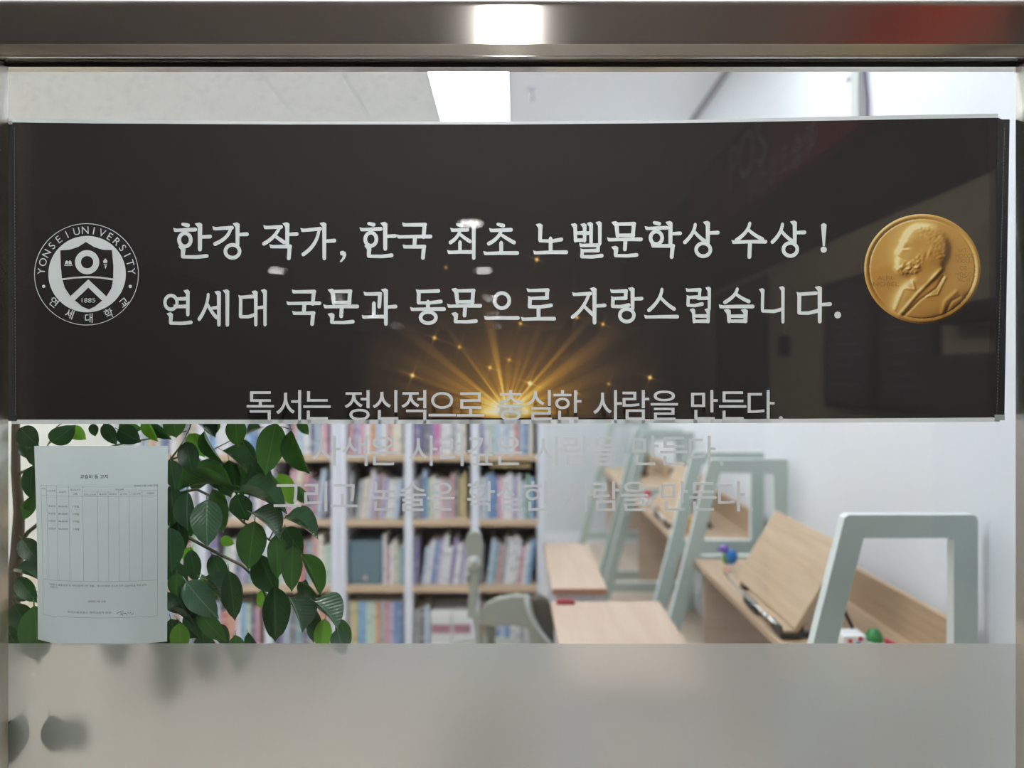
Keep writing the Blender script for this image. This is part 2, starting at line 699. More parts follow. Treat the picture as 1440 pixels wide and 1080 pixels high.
def ceiling_panel(x0, x1, y0, y1, label):
    t = empty('ceiling_light', ((x0 + x1) / 2, (y0 + y1) / 2, RZ))
    hx, hy = (x1 - x0) / 2, (y1 - y0) / 2
    bm = bmesh.new()
    for lo, hi in (((-hx, -hy, -.004), (-hx + .016, hy, .012)), ((hx - .016, -hy, -.004), (hx, hy, .012)),
                   ((-hx + .016, -hy, -.004), (hx - .016, -hy + .016, .012)), ((-hx + .016, hy - .016, -.004), (hx - .016, hy, .012))):
        bm_box(bm, lo, hi)
    finish(bm, 'frame', M_WHITE, t)
    box('diffuser', (-hx + .016, -hy + .016, 0), (hx - .016, hy - .016, .008), M_PANEL, t)
    return tag(t, label, 'ceiling light', 'flat ceiling panels of the room')


for ci, rr in runs:
    y0, y1 = max(rows[rr[0]], RY0), min(rows[rr[-1]] + .447, RY1)
    lab = ('bright white ceiling panel seen above the black banner' if (ci, rr[0]) == (7, 6) else
           {True: 'white ceiling panel close above the glass, ', False: 'white ceiling panel at the far end of the room, '}[y0 < 2] + {1: 'added to light the cream wall', 4: 'over the bookcases', 7: 'over the tables'}[ci])
    ceiling_panel(cols[ci] + .002, cols[ci] + TW - .002, y0, y1, lab)
for y0, y1, lab in ((0.75, 1.65, 'white ceiling panel by the right wall above the nearest desk'), (3.7, 4.6, 'white ceiling panel by the right wall above the farthest desk')):
    ceiling_panel(.36, .80, y0, y1, lab)

# sprinkler head and the conduit on the right wall
sp = P(748, 126, 4.13)
t = empty('sprinkler_head', (sp.x, sp.y, RZ))
lathe('escutcheon', [(.03, -.004), (.034, -.001), (.034, 0)], M_WHITE, t)
lathe('stem', [(.006, -.05), (.006, -.004)], M_CHROME, t, 12)
lathe('deflector', [(.002, -.06), (.018, -.056), (.018, -.053), (.002, -.05)], M_CHROME, t, 16)
tag(t, 'small sprinkler head hanging from the ceiling right of the lit panel', 'sprinkler')
t = empty('wall_conduit', (RX1, 1.29, 1.9))
box('duct', (-.03, -.026, -.05), (0, .026, RZ - 1.9), pbr('conduit_grey', srgb(186, 188, 184), .5), t, .004)
box('outlet_box', (-.045, -.05, -.15), (0, .05, -.05), M_WHITE, t, .005)
box('clip', (-.036, .026, .6), (0, .045, .615), M_CHROME, t)
tube('cable', [(-.012, -.055, RZ - 1.9), (-.014, -.055, .75), (-.014, -.04, .62), (-.013, -.058, .5), (-.012, -.062, .2), (-.012, -.05, -.1)], .005, pbr('cable_dark', srgb(70, 68, 96), .5), t)
tag(t, 'grey vertical cable duct with a dark cable on the right wall above the banner', 'conduit')

# ------------------------------------------------------------------ window: steel frame, glass, frosted film
WX = 0.795
ZT = 1.9735
FZ = 1.48 - (905 - CY) * (D + .0085) / F       # top edge of the frosted film
win = tag(empty('window_1', (0, 0, .25)), kind='structure')


def wpart(o):
    o.parent = win
    o.matrix_parent_inverse = Matrix.Translation((0, 0, -.25))
    return o


def xprofile(name, prof, x0, x1, mat):
    """profile in (y, z) swept along x"""
    bm = bmesh.new()
    a = [bm.verts.new((x0, p[0], p[1])) for p in prof]
    b = [bm.verts.new((x1, p[0], p[1])) for p in prof]
    n = len(prof)
    bm.faces.new(a)
    bm.faces.new(b[::-1])
    for i in range(n):
        bm.faces.new((a[i], a[(i + 1) % n], b[(i + 1) % n], b[i]))
    return wpart(finish(bm, name, mat))


xprofile('header_fascia', [(-.045, 2.049), (-.045, 1.9868), (-.0438, 1.9856), (-.0300, 1.9760), (-.0300, 1.990), (.03, 1.990), (.03, 2.049)], -.98, .98, M_STEEL)
xprofile('glazing_bead', [(-.0298, 1.9880), (-.0298, 1.9752), (-.0285, 1.9745), (-.0045, 1.9765), (-.0045, 1.9880)], -.98, .98, M_STEEL)
xprofile('gasket', [(-.0043, 1.9885), (-.0043, 1.9700), (-.0002, 1.9735), (-.0002, 1.9885)], -.98, .98, M_GASKET)
xprofile('rear_bead', [(.0085, 1.9885), (.0085, 1.9770), (.03, 1.9770), (.03, 1.9885)], -.98, .98, M_STEEL)
for s in (-1, 1):
    o = wpart(box('jamb', (min(s * WX, s * .98), -.045, .25), (max(s * WX, s * .98), -.0005, 1.9738), M_STEELV))
    o = wpart(box('rear_jamb', (min(s * .88, s * .98), .0085, .25), (max(s * .88, s * .98), .06, 1.9738), M_STEELV))
wpart(box('sill', (-.98, -.06, .20), (.98, .06, .25), M_STEEL))
tag(wpart(box('glass_pane', (-.90, 0, .25), (.90, .008, 1.982), M_GLASS)), 'clear glass pane')
tag(wpart(box('frosted_film', (-.879, .0085, .251), (.879, .0093, FZ), M_FILM)), 'milky frosted film on the lower glass')
M_LINT = pbr('lintel_paint', srgb(228, 226, 236), .7)
wf = tag(box('wall_front', (-4.6, -.05, 2.049), (1.45, .10, 3.3), M_LINT), kind='structure')
box('side_panel', (-4.6, -.05, 0), (-.98, .10, 2.049), M_LINT, wf)
box('side_panel', (.98, -.05, 0), (1.45, .10, 2.049), M_LINT, wf)
box('apron_panel', (-.98, -.05, 0), (.98, .10, .20), M_LINT, wf)

# ------------------------------------------------------------------ the lobby in front of the glass (seen only as reflections)
LX0, LX1, LY, LZ = -4.5, 1.35, -19.0, 2.88
M_BEIGE = pbr('lobby_beige', srgb(206, 196, 160), .7, var=.03, scale=2)
M_LDARK = pbr('lobby_dark_fascia', srgb(48, 46, 46), .6, var=.05)
M_LCEIL = pbr('lobby_ceiling', srgb(196, 194, 198), .9, var=.03)
M_LFLOOR = pbr('lobby_stone_floor', srgb(160, 152, 146), .35, var=.1, scale=3)
M_LBROWN = pbr('lobby_brown', srgb(86, 72, 66), .6, var=.1)
tag(box('floor', (LX0 - .1, LY, -.06), (LX1 + .1, -.02, 0), M_LFLOOR), kind='structure')
tag(box('ceiling', (LX0, LY, LZ), (LX1, -.05, LZ + .1), M_LCEIL), kind='structure')
wl = tag(box('wall_lobby_right', (LX1, LY, 0), (LX1 + .1, -.05, 2.06), M_BEIGE), kind='structure')
tag(box('trim_1', (LX1 - .002, LY, 2.06), (LX1 + .1, -.05, LZ), M_LDARK), kind='structure')
tag(box('wall_lobby_left', (LX0 - .1, LY, 0), (LX0, -.05, LZ), M_LBROWN), kind='structure')
tag(box('wall_lobby_far', (LX0, LY - .1, 0), (LX1, LY, LZ), M_LBROWN), kind='structure')
M_DOWN = emit('downlight_glow', (1, .98, .95, 1), LOBBY_LIGHT)
for x in (-.37, -3.05):
    for zz, od in zip((6.4, 9.2, 12.4, 15.6, 18.8), ('nearest', 'second', 'third', 'fourth', 'farthest')):
        if x < -1 and zz < 7:
            continue
        t = empty('downlight', (x, D - zz, LZ))
        lathe('trim_ring', [(.105, -.008), (.125, -.004), (.125, 0), (.105, 0), (.105, -.008)], M_WHITE, t, 24, caps=False)
        lathe('lens', [(.002, -.005), (.10, -.005), (.10, -.001), (.002, -.001)], M_DOWN, t, 24)
        tag(t, 'round recessed downlight, ' + od + ' from the glass, ' + ('right' if x > -1 else 'left') + '-hand row of the lobby ceiling', 'downlight', 'lobby downlights')
t = empty('lobby_ceiling_light', (-.012, -1.12, LZ))
box('housing', (-.10, -.87, -.02), (.10, .87, 0), M_WHITE, t, .004)
box('diffuser', (-.05, -.85, -.026), (.05, .85, -.02), emit('lobby_panel_glow', (1, .985, .965, 1), LOBBY_PANEL), t)
tag(t, 'long narrow light fitting on the lobby ceiling reflected in the steel header', 'ceiling light')
M_RED = pbr('sign_red', srgb(148, 40, 28), .5)
M_SIGNW = pbr('sign_white', srgb(225, 228, 226), .5)
t = empty('lobby_sign', (LX1 - .04, -2.3, 2.41))
box('board', (-.03, -1.68, 0), (.036, 1.52, .465), M_RED, t, .004)


def wall_text(body, y, z, size, mat, parent, name, mirror=False, bold=0.0):
    """lettering on a wall that faces -x"""
    v, f = text_arrays(body, bold)
    k = -1 if mirror else 1
    me = bpy.data.meshes.new(name)
    me.from_pydata([(-.0315, y - k * p[0] * size, z + p[1] * size) for p in v], [], f)
    return link(name, me, mat, parent)


wall_text('POS', .12 - .9, .17, .36, M_SIGNW, t, 'large_letters', True)
wall_text('학습코칭센터', .46, .035, .16, M_SIGNW, t, 'small_letters')
tag(t, 'red sign board with white letters reflected at the upper right of the banner', 'sign')
for y0, y1, lab in ((-1.10, -1.46, 'near dark notice board reflected below the gold medal'), (-1.49, -1.90, 'far dark notice board reflected left of the gold medal')):
    t = empty('notice_board', (LX1, (y0 + y1) / 2, 1.36))
    hy = (y0 - y1) / 2
    box('frame', (-.02, -hy, 0), (0, hy, .52), pbr('board_frame', srgb(52, 50, 50), .5), t, .003)
    box('sheet', (-.023, -hy + .025, .025), (-.02, hy - .025, .495), pbr('board_sheet', srgb(92, 92, 98), .6, var=.1, scale=4), t)
    fl = bmesh.new()
    for k in range(9):
        bm_box(fl, (-.0245, -hy + .06, .09 + k * .04), (-.0232, hy - .06 - .05 * ((k * 7) % 3), .098 + k * .04))
    finish(fl, 'text_lines', pbr('board_text', srgb(140, 138, 140), .6), t)
    tag(t, lab, 'notice board', 'dark lobby notice boards')
t = empty('lobby_door', (LX1, -3.0, 0))
box('leaf', (-.03, -.48, .01), (0, .40, 2.02), pbr('lobby_door_grey', srgb(84, 82, 86), .5), t, .004)
box('handle', (-.07, .28, .95), (-.03, .31, 1.15), M_CHROME, t, .004)
tag(t, 'dark grey door in the beige lobby wall, reflected beside the boards', 'door')
t = lathe('wall_clock', [(.002, -.03), (.05, -.03), (.055, -.02), (.055, 0)], M_LDARK, None, 24, (LX1, -2.36, 1.64), 'X')
tag(t, 'small round dark dial on the beige lobby wall between door and boards', 'dial')
t = box('exit_box', (LX1 - .05, -1.02, 1.64), (LX1, -.80, 1.70), M_LDARK, None, .004)
tag(t, 'small black box on the beige lobby wall right of the boards', 'box')
t = box('lobby_ledge', (LX1 - .06, -1.05, .9), (LX1, -.06, 1.55), pbr('ledge_grey', srgb(96, 96, 92), .5), None, .004)
tag(t, 'grey panel ledge on the lobby wall beside the window', 'ledge')
t = box('lobby_pillar', (.75, -7.6, 0), (1.25, -7.1, LZ), pbr('pillar_grey', srgb(150, 154, 160), .5), None, .01)
tag(t, 'pale grey pillar in the lobby reflected right of the headline', 'pillar')

# ------------------------------------------------------------------ banner hanging behind the glass
BY = 0.0125
KB = (D + BY) / F


def q(px, py, y=BY):
    k = (D + y) / F
    return ((px - CX) * k, CAMZ - (py - CY) * k)


ban = empty('banner', (0, BY, 1.41))


def bpart(o):
    o.parent = ban
    o.matrix_parent_inverse = Matrix.Translation((0, -BY, -1.41))
    return o


top = [(10, 172), (130, 173.5), (400, 175), (720, 175), (960, 173), (1200, 169), (1330, 166.5), (1404, 165.5), (1411, 169)]
bot = [(1406, 587), (1200, 588.5), (720, 590), (300, 590), (16, 590)]
bpart(prism('cloth', [q(*p) for p in top + bot], BY, BY + .0008, M_BANNER))
bpart(prism('top_edge', [q(px, py - 6 + (1.5 if 300 < px < 1000 else 0)) for px, py in top[:-1]] + [q(px, py) for px, py in top[:-1]][::-1], BY + .0009, BY + .0016, M_BWHITE))
bpart(prism('bottom_edge', [q(*p) for p in bot] + [q(px, py + 6) for px, py in bot][::-1], BY + .0001, BY + .0009, M_BWHITE))
M_HEM = pbr('hem_black', srgb(24, 24, 32), .7)
bpart(prism('hem', [q(4, 174), q(22, 174), q(24, 592), q(11.5, 592)], BY - .0008, BY - .0002, M_HEM))
bpart(prism('hem', [q(1402, 168), q(1419.5, 168), q(1412, 588), q(1398, 588)], BY - .0008, BY - .0002, M_HEM))
for xa, xb in ((21, 22.5), (1412, 1401)):
    bm = bmesh.new()
    for k in range(90):
        f0, f1 = k / 90, (k + .62) / 90
        a, b = q(xa + (xb - xa) * f0, 180 + 405 * f0), q(xa + (xb - xa) * f1, 180 + 405 * f1)
        bm_box(bm, (a[0] - .00035, BY - .0014, b[1]), (a[0] + .00035, BY - .0008, a[1]))
    o = bpart(finish(bm, 'stitching', M_STITCH))
    o['kind'] = 'stuff'
for a, b in (((1398, 583), (1412, 591)), ((4, 170), (18, 175))):
    p0, p1 = q(*a), q(*b)
    bpart(box('tape_tab', (p0[0], BY - .0016, p1[1]), (p1[0], BY - .0009, p0[1]), pbr('clear_tape', srgb(168, 172, 174), .3)))

# brush-serif hangul, composed from letter strokes --------------------------------------
HW = 0.067


def qb(p0, p1, p2, n=8):
    return [((1 - t) ** 2 * p0[0] + 2 * t * (1 - t) * p1[0] + t * t * p2[0], (1 - t) ** 2 * p0[1] + 2 * t * (1 - t) * p1[1] + t * t * p2[1]) for t in [k / n for k in range(n + 1)]]


# each stroke: (kind, points); v = upright with a head, h = level, c = free curve, o = ring
def jamo(j):
    J = {
        'g': [('c', [(0, .84), (.92, .9)]), ('c', [(.86, .9)] + qb((.84, .8), (.72, .3), (.05, 0)))],
        'G': [('c', [(.06, .93), (.86, .95)]), ('v2', [(.84, .95), (.8, .02)])],
        'n': [('v', [(.08, 1), (.06, .16)]), ('c', [(.06, .12), (.6, .1), (1, .2)])],
        'd': [('c', [(.05, .9), (.9, .95)]), ('v2', [(.1, .9), (.09, .1)]), ('c', [(.09, .08), (.55, .08), (1, .18)])],
        'r': [('c', [(.05, .94), (.86, .97)]), ('v2', [(.84, .97), (.82, .55)]), ('c', [(.1, .52), (.84, .55)]), ('v2', [(.12, .52), (.1, .08)]), ('c', [(.1, .06), (.55, .05), (1, .14)])],
        'm': [('v', [(.1, 1), (.16, .05)]), ('c', [(.1, .93), (.9, .96)]), ('v2', [(.88, .96), (.84, .05)]), ('c', [(.16, .1), (.86, .1)])],
        'b': [('v', [(.1, 1.05), (.13, .05)]), ('v', [(.86, 1.05), (.85, .05)]), ('c', [(.12, .55), (.86, .55)]), ('c', [(.12, .08), (.86, .08)])],
        's': [('c', qb((.52, 1), (.48, .5), (0, .04))), ('c', qb((.46, .62), (.7, .3), (1, .1)))],
        'x': [('o', (.5, .5, .44))],
        'j': [('c', [(.06, .9), (.86, .94)]), ('c', [(.8, .94)] + qb((.78, .9), (.55, .35), (0, .04))), ('c', qb((.5, .5), (.75, .3), (1, .12)))],
        'c': [('c', [(.36, 1.08), (.58, 1.0)]), ('c', [(.1, .74), (.88, .78)]), ('c', [(.5, .76)] + qb((.5, .72), (.4, .3), (.02, .04))), ('c', qb((.52, .5), (.72, .3), (1, .1)))],
        'h': [('c', [(.36, 1.06), (.62, 1.0)]), ('c', [(.0, .76), (.98, .8)]), ('o', (.48, .3, .34))],
        'A': [('v', [(.3, 1), (.3, 0)]), ('c', [(.3, .5), (1, .52)])],
        'E': [('v', [(.8, 1), (.8, 0)]), ('c', [(0, .52), (.8, .54)])],
        'Y': [('v', [(.8, 1), (.8, 0)]), ('c', [(.1, .68), (.8, .7)]), ('c', [(.0, .34), (.8, .36)])],
        'I': [('v', [(.5, 1), (.5, 0)])],
        'e': [('v', [(.42, .96), (.42, 0)]), ('v', [(.92, 1), (.92, 0)]), ('c', [(0, .5), (.42, .52)])],
        'a': [('v', [(.2, .96), (.2, 0)]), ('v', [(.86, 1), (.86, 0)]), ('c', [(.2, .5), (.86, .52)])],
        'O': [('v2', [(.5, 1), (.5, .2)]), ('c', [(0, .12), (.5, .16), (1, .16)])],
        'U': [('c', [(0, .84), (.5, .88), (1, .88)]), ('v2', [(.52, .88), (.5, 0)])],
        'W': [('c', [(0, .46), (.5, .5), (1, .5)])],
    }
    return J[j]


SYL = {
    '한': [('h', 0, .36, .6, .98), ('A', .6, .26, 1.02, 1), ('n', .18, 0, .92, .32)],
    '강': [('g', 0, .42, .6, .96), ('A', .6, .40, 1.02, 1), ('x', .28, -.02, .86, .42)],
    '작': [('j', 0, .40, .62, .96), ('A', .6, .40, 1.02, 1), ('G', .18, -.02, .92, .36)],
    '가': [('g', 0, .10, .62, .95), ('A', .56, -.02, 1.02, 1)],
    '국': [('G', .12, .60, .95, 1), ('U', 0, .36, 1, .66), ('G', .14, -.02, .92, .34)],
    '최': [('c', .04, .42, .72, .94), ('O', 0, .10, .76, .46), ('I', .66, -.02, 1.04, 1)],
    '초': [('c', .10, .38, .90, .94), ('O', 0, .06, 1, .44)],
    '노': [('n', .12, .42, .84, .94), ('O', 0, .06, 1, .56)],
    '벨': [('b', 0.02, .46, .46, .92), ('e', .36, .40, .98, 1), ('r', .22, -.02, 1.0, .36)],
    '문': [('m', .16, .60, .86, 1), ('U', 0, .22, 1, .56), ('n', .17, 0, .86, .26)],
    '학': [('h', 0, .38, .62, .98), ('A', .6, .36, 1.02, 1), ('G', .14, -.02, .92, .34)],
    '상': [('s', 0, .40, .62, .97), ('A', .58, .40, 1.02, 1), ('x', .28, -.02, .86, .42)],
    '수': [('s', .10, .46, .90, 1), ('U', 0, -.02, 1, .50)],
    '연': [('x', 0, .38, .56, .96), ('Y', .42, .30, .98, 1), ('n', .22, 0, .98, .30)],
    '세': [('s', 0, .12, .58, .92), ('e', .42, -.02, .98, 1)],
    '대': [('d', 0, .16, .60, .88), ('a', .50, -.02, 1.0, 1)],
    '과': [('G', .02, .50, .62, .92), ('O', 0, .12, .66, .62), ('A', .58, -.02, 1.02, 1)],
    '동': [('d', .14, .58, .90, 1), ('O', 0, .38, 1, .66), ('x', .20, -.03, .82, .36)],
    '으': [('x', .20, .36, .80, .98), ('W', 0, .02, 1, .26)],
    '로': [('r', .14, .44, .90, 1), ('O', 0, .04, 1, .48)],
    '자': [('j', 0, .12, .66, .92), ('A', .56, -.02, 1.02, 1)],
    '랑': [('r', .02, .44, .60, .96), ('A', .6, .40, 1.02, 1), ('x', .24, -.02, .84, .42)],
    '스': [('s', .10, .32, .90, 1), ('W', 0, .0, 1, .30)],
    '럽': [('r', .0, .46, .62, .98), ('E', .44, .38, 1.0, 1), ('b', .20, -.02, .96, .32)],
    '습': [('s', .14, .56, .88, 1), ('W', 0, .32, 1, .58), ('b', .18, -.02, .88, .30)],
    '니': [('n', 0, .22, .84, .94), ('I', .66, -.02, 1.04, 1)],
    '다': [('d', 0, .18, .64, .88), ('A', .56, -.02, 1.02, 1)],
}


def ribbon(fl, pts, w0, w1, tr):
    n = len(pts)
    L, R = [], []
    for i in range(n):
        a, b = pts[max(i - 1, 0)], pts[min(i + 1, n - 1)]
        dx, dy = b[0] - a[0], b[1] - a[1]
        ln = math.hypot(dx, dy) or 1
        ww = w0 + (w1 - w0) * i / (n - 1)
        nx, ny = -dy / ln * ww, dx / ln * ww
        L.append((pts[i][0] + nx, pts[i][1] + ny))
        R.append((pts[i][0] - nx, pts[i][1] - ny))
    for i in range(n - 1):
        fl.poly([tr(L[i]), tr(L[i + 1]), tr(R[i + 1]), tr(R[i])])
    e = pts[-1]
    fl.poly([tr((e[0] + w1 * math.cos(t), e[1] + w1 * math.sin(t))) for t in [k * math.pi / 5 for k in range(10)]])
    e = pts[0]
    fl.poly([tr((e[0] + w0 * .8 * math.cos(t), e[1] + w0 * .8 * math.sin(t))) for t in [k * math.pi / 4 for k in range(8)]])


def syllable(fl, ch, x0, x1, y0, y1):
    """x0..x1, y0(top)..y1(bottom) in photo pixels of the banner plane"""
    def tr(p):
        return q(x0 + (x1 - x0) * p[0], y1 - (y1 - y0) * p[1], BY - .0006)
    for (j, a, b, c, d) in SYL[ch]:
        for kind, pts in jamo(j):
            if kind == 'o':
                cx, cy, r = pts
                X, Y = a + (c - a) * cx, b + (d - b) * cy
                rx = (c - a) * r - HW * .5
                ry = min((d - b) * r, rx * 1.0) if j == 'x' else (d - b) * r - HW * .2
                n = 22
                for k in range(n):
                    t0, t1 = 2 * math.pi * k / n, 2 * math.pi * (k + 1) / n
                    fl.poly([tr((X + (rx + s) * math.cos(t), Y + (ry + s) * math.sin(t))) for s, t in ((HW * .85, t0), (HW * .85, t1), (-HW * .85, t1), (-HW * .85, t0))])
                continue
            m = [(a + (c - a) * p[0], b + (d - b) * p[1]) for p in pts]
            if kind == 'v':
                ribbon(fl, m, HW * 1.0, HW * .88, tr)
                h = m[0]
                fl.poly([tr(p) for p in ((h[0] - HW * 2.3, h[1] + HW * .5), (h[0] - HW * .2, h[1] + HW * 1.0), (h[0] + HW * 1.05, h[1] + HW * .2), (h[0] + HW * .9, h[1] - HW * 2), (h[0] - HW * .95, h[1] - HW * 1.2))])
            elif kind == 'v2':
                ribbon(fl, m, HW * .92, HW * .9, tr)
            else:
                ribbon(fl, m, HW * .72, HW * .88, tr)
                if len(m) <= 3 and m[-1][0] - m[0][0] > .25:      # little shoulder where a level stroke begins
                    h = m[0]
                    fl.poly([tr(p) for p in ((h[0] - HW * .9, h[1] + HW * 1.15), (h[0] + HW * 1.6, h[1] + HW * .55), (h[0] + HW * .9, h[1] - HW * .7), (h[0] - HW * .4, h[1] - HW * .6))])


L1 = [('한', 243, 297), ('강', 298, 349), ('작', 368, 419), ('가', 422, 472), ('한', 505, 557), ('국', 557, 608), ('최', 628, 675), ('초', 679, 730),
      ('노', 749, 799), ('벨', 803, 849), ('문', 853, 904), ('학', 906, 958), ('상', 960, 1011), ('수', 1028, 1079), ('상', 1083, 1133)]
L2 = [('연', 226, 272), ('세', 277, 325), ('대', 333, 378), ('국', 402, 452), ('문', 454, 505), ('과', 508, 558), ('동', 576, 627), ('문', 628, 678), ('으', 680, 731), ('로', 732, 782),
      ('자', 802, 852), ('랑', 855, 904), ('스', 905, 955), ('럽', 962, 1004), ('습', 1010, 1061), ('니', 1067, 1109), ('다', 1118, 1169)]
for nm, line, ya, yb, sl in (('headline_upper', L1, 313, 366, -3.0), ('headline_lower', L2, 407, 459, -5.0)):
    hl = bpart(empty(nm, (0, 0, 0)))
    qq = lambda x, y: q(x, y, BY - .0006)

    def put(fl):
        fl.build('character', BY - .0006, M_BWHITE, hl)
    for ch, x0, x1 in line:
        fl = Flat()
        dy = sl * (x0 - 240) / 900
        syllable(fl, ch, x0 + 3.2, x1 - 2.6, ya + dy + 3, yb + dy - 3)
        put(fl)
    if nm == 'headline_upper':
        fl = Flat()
        fl.poly([qq(*p) for p in ((478, 354), (482, 352.5), (486, 354.5), (487, 358.5), (485, 363.5), (480, 369), (477.5, 368), (481.5, 362.5), (482, 359.5), (478.5, 358.5))])
        put(fl)
        fl = Flat()
        fl.poly([qq(*p) for p in ((1154.5, 316), (1158.5, 313.5), (1162.5, 316), (1160, 346), (1157, 346))])
        fl.poly([qq(1158.3 + 4.4 * math.cos(t), 351 + 4.4 * math.sin(t)) for t in [k * math.pi / 8 for k in range(16)]])
        put(fl)
    else:
        fl = Flat()
        fl.poly([qq(1178 + 4.8 * math.cos(t), 443 + 4.8 * math.sin(t)) for t in [k * math.pi / 8 for k in range(16)]])
        put(fl)

# round university crest ----------------------------------------------------------------
em = bpart(empty('crest', (0, 0, 0)))


def epart(o):
    o.parent = em
    return o


def ec(x, y, yy=BY - .0006):            # crest drawing coordinates to the banner plane
    return q(30 + x / 6.353, 300 + y / 6.353, yy)


cx, cz = ec(582, 545)
ku = KB / 6.353
fl = Flat()
for p in ring_polys(cx, cz, 461 * ku, 467 * ku, 96, .975):
    fl.poly(p)
lx, lz = ec(588, 543)
fl.poly(circle_pts(lx, lz, 346 * ku, 72, 341 * ku))
for body, a0, a1, r in (('YONSEI', 176, 115.5, 405), ('UNIVERSITY', 102.5, 4, 405)):
    n = len(body)
    for i, ch in enumerate(body):
        a = math.radians(a0 + (a1 - a0) * i / (n - 1))
        fl.text(ch, cx + r * ku * math.cos(a), cz + r * .975 * ku * math.sin(a), 96 * ku, rot=a - math.pi / 2)
for ch, (x, y), a in zip('연세대학교', ((290, 795), (430, 900), (603, 938), (782, 895), (918, 798)), (-40, -20, 0, 20, 40)):
    px, pz = ec(x, y)
    fl.text(ch, px, pz, 92 * ku, rot=math.radians(a), bold=.008)
for x in (201, 974):
    px, pz = ec(x, 653)
    fl.poly(circle_pts(px, pz, 15 * ku, 16))
epart(fl.build('crest_white', BY - .0006, M_BWHITE))
fl = Flat()
fl.poly([ec(*p) for p in [(350, 330), (430, 326), (510, 300), (578, 256), (650, 300), (730, 326), (810, 328), (824, 470), (822, 582), (706, 566), (590, 560), (470, 567), (364, 582), (354, 470)]])
fl.poly([ec(*p) for p in [(370, 598), (480, 582), (600, 577), (706, 582), (820, 600), (806, 670), (762, 742), (600, 590), (440, 740), (390, 665)]])
fl.poly([ec(*p) for p in [(600, 664), (722, 780), (660, 832), (604, 858), (545, 832), (480, 778)]])
epart(fl.build('shield', BY - .0010, M_BDARK))
fl = Flat()
rx, rz = ec(590, 437)
for p in ring_polys(rx, rz, 55 * ku, 108 * ku, 48):
    fl.poly(p)
for sgn in (-1, 1):
    fl.poly([ec(423 + sgn * p[0], p[1]) for p in ((2, 430), (14, 420), (26, 430), (31, 458), (16, 454), (2, 460))])
    fl.poly([ec(423 + sgn * p[0], p[1]) for p in ((0, 464), (38, 462), (38, 468), (0, 470))])
fl.poly([ec(*p) for p in ((753, 402), (772, 428), (768, 444), (738, 444), (732, 428))])
fl.poly([ec(*p) for p in ((736, 452), (770, 452), (766, 459), (740, 459))])
fl.poly([ec(*p) for p in ((746, 466), (764, 466), (757, 494), (752, 494))])
tx, tz = ec(602, 777)
fl.text('1885', tx, tz, 56 * ku, width=122 * ku)
epart(fl.build('shield_marks', BY - .0013, M_BWHITE))['kind'] = 'stuff'

# gold medal picture and the golden light burst, printed pixel by pixel -------------------


def raster_poly(pts, n, sx=1.0):
    """mask of a polygon on an n x n raster, points in 0..1 with y down"""
    yy, xx = np.mgrid[0:n, 0:n]
    xx = (xx + .5) / n
    yy = (yy + .5) / n
    m = np.zeros((n, n), bool)
    for i in range(len(pts)):
        x0, y0 = pts[i]
        x1, y1 = pts[(i + 1) % len(pts)]
        if y0 == y1:
            continue
        c = ((yy >= min(y0, y1)) & (yy < max(y0, y1)) & (xx < x0 + (yy - y0) / (y1 - y0) * (x1 - x0)))
        m ^= c
    return m.astype(float)


def blur(a, r, times=3):
    for _ in range(times):
        for ax in (0, 1):
            pad = [(0, 0), (0, 0)]
            pad[ax] = (r + 1, r)
            c = np.cumsum(np.pad(a, pad, mode='edge'), axis=ax)
            hi = np.take(c, range(2 * r + 1, c.shape[ax]), axis=ax)
            lo = np.take(c, range(0, c.shape[ax] - 2 * r - 1), axis=ax)
            a = (hi - lo) / (2 * r + 1)
    return a


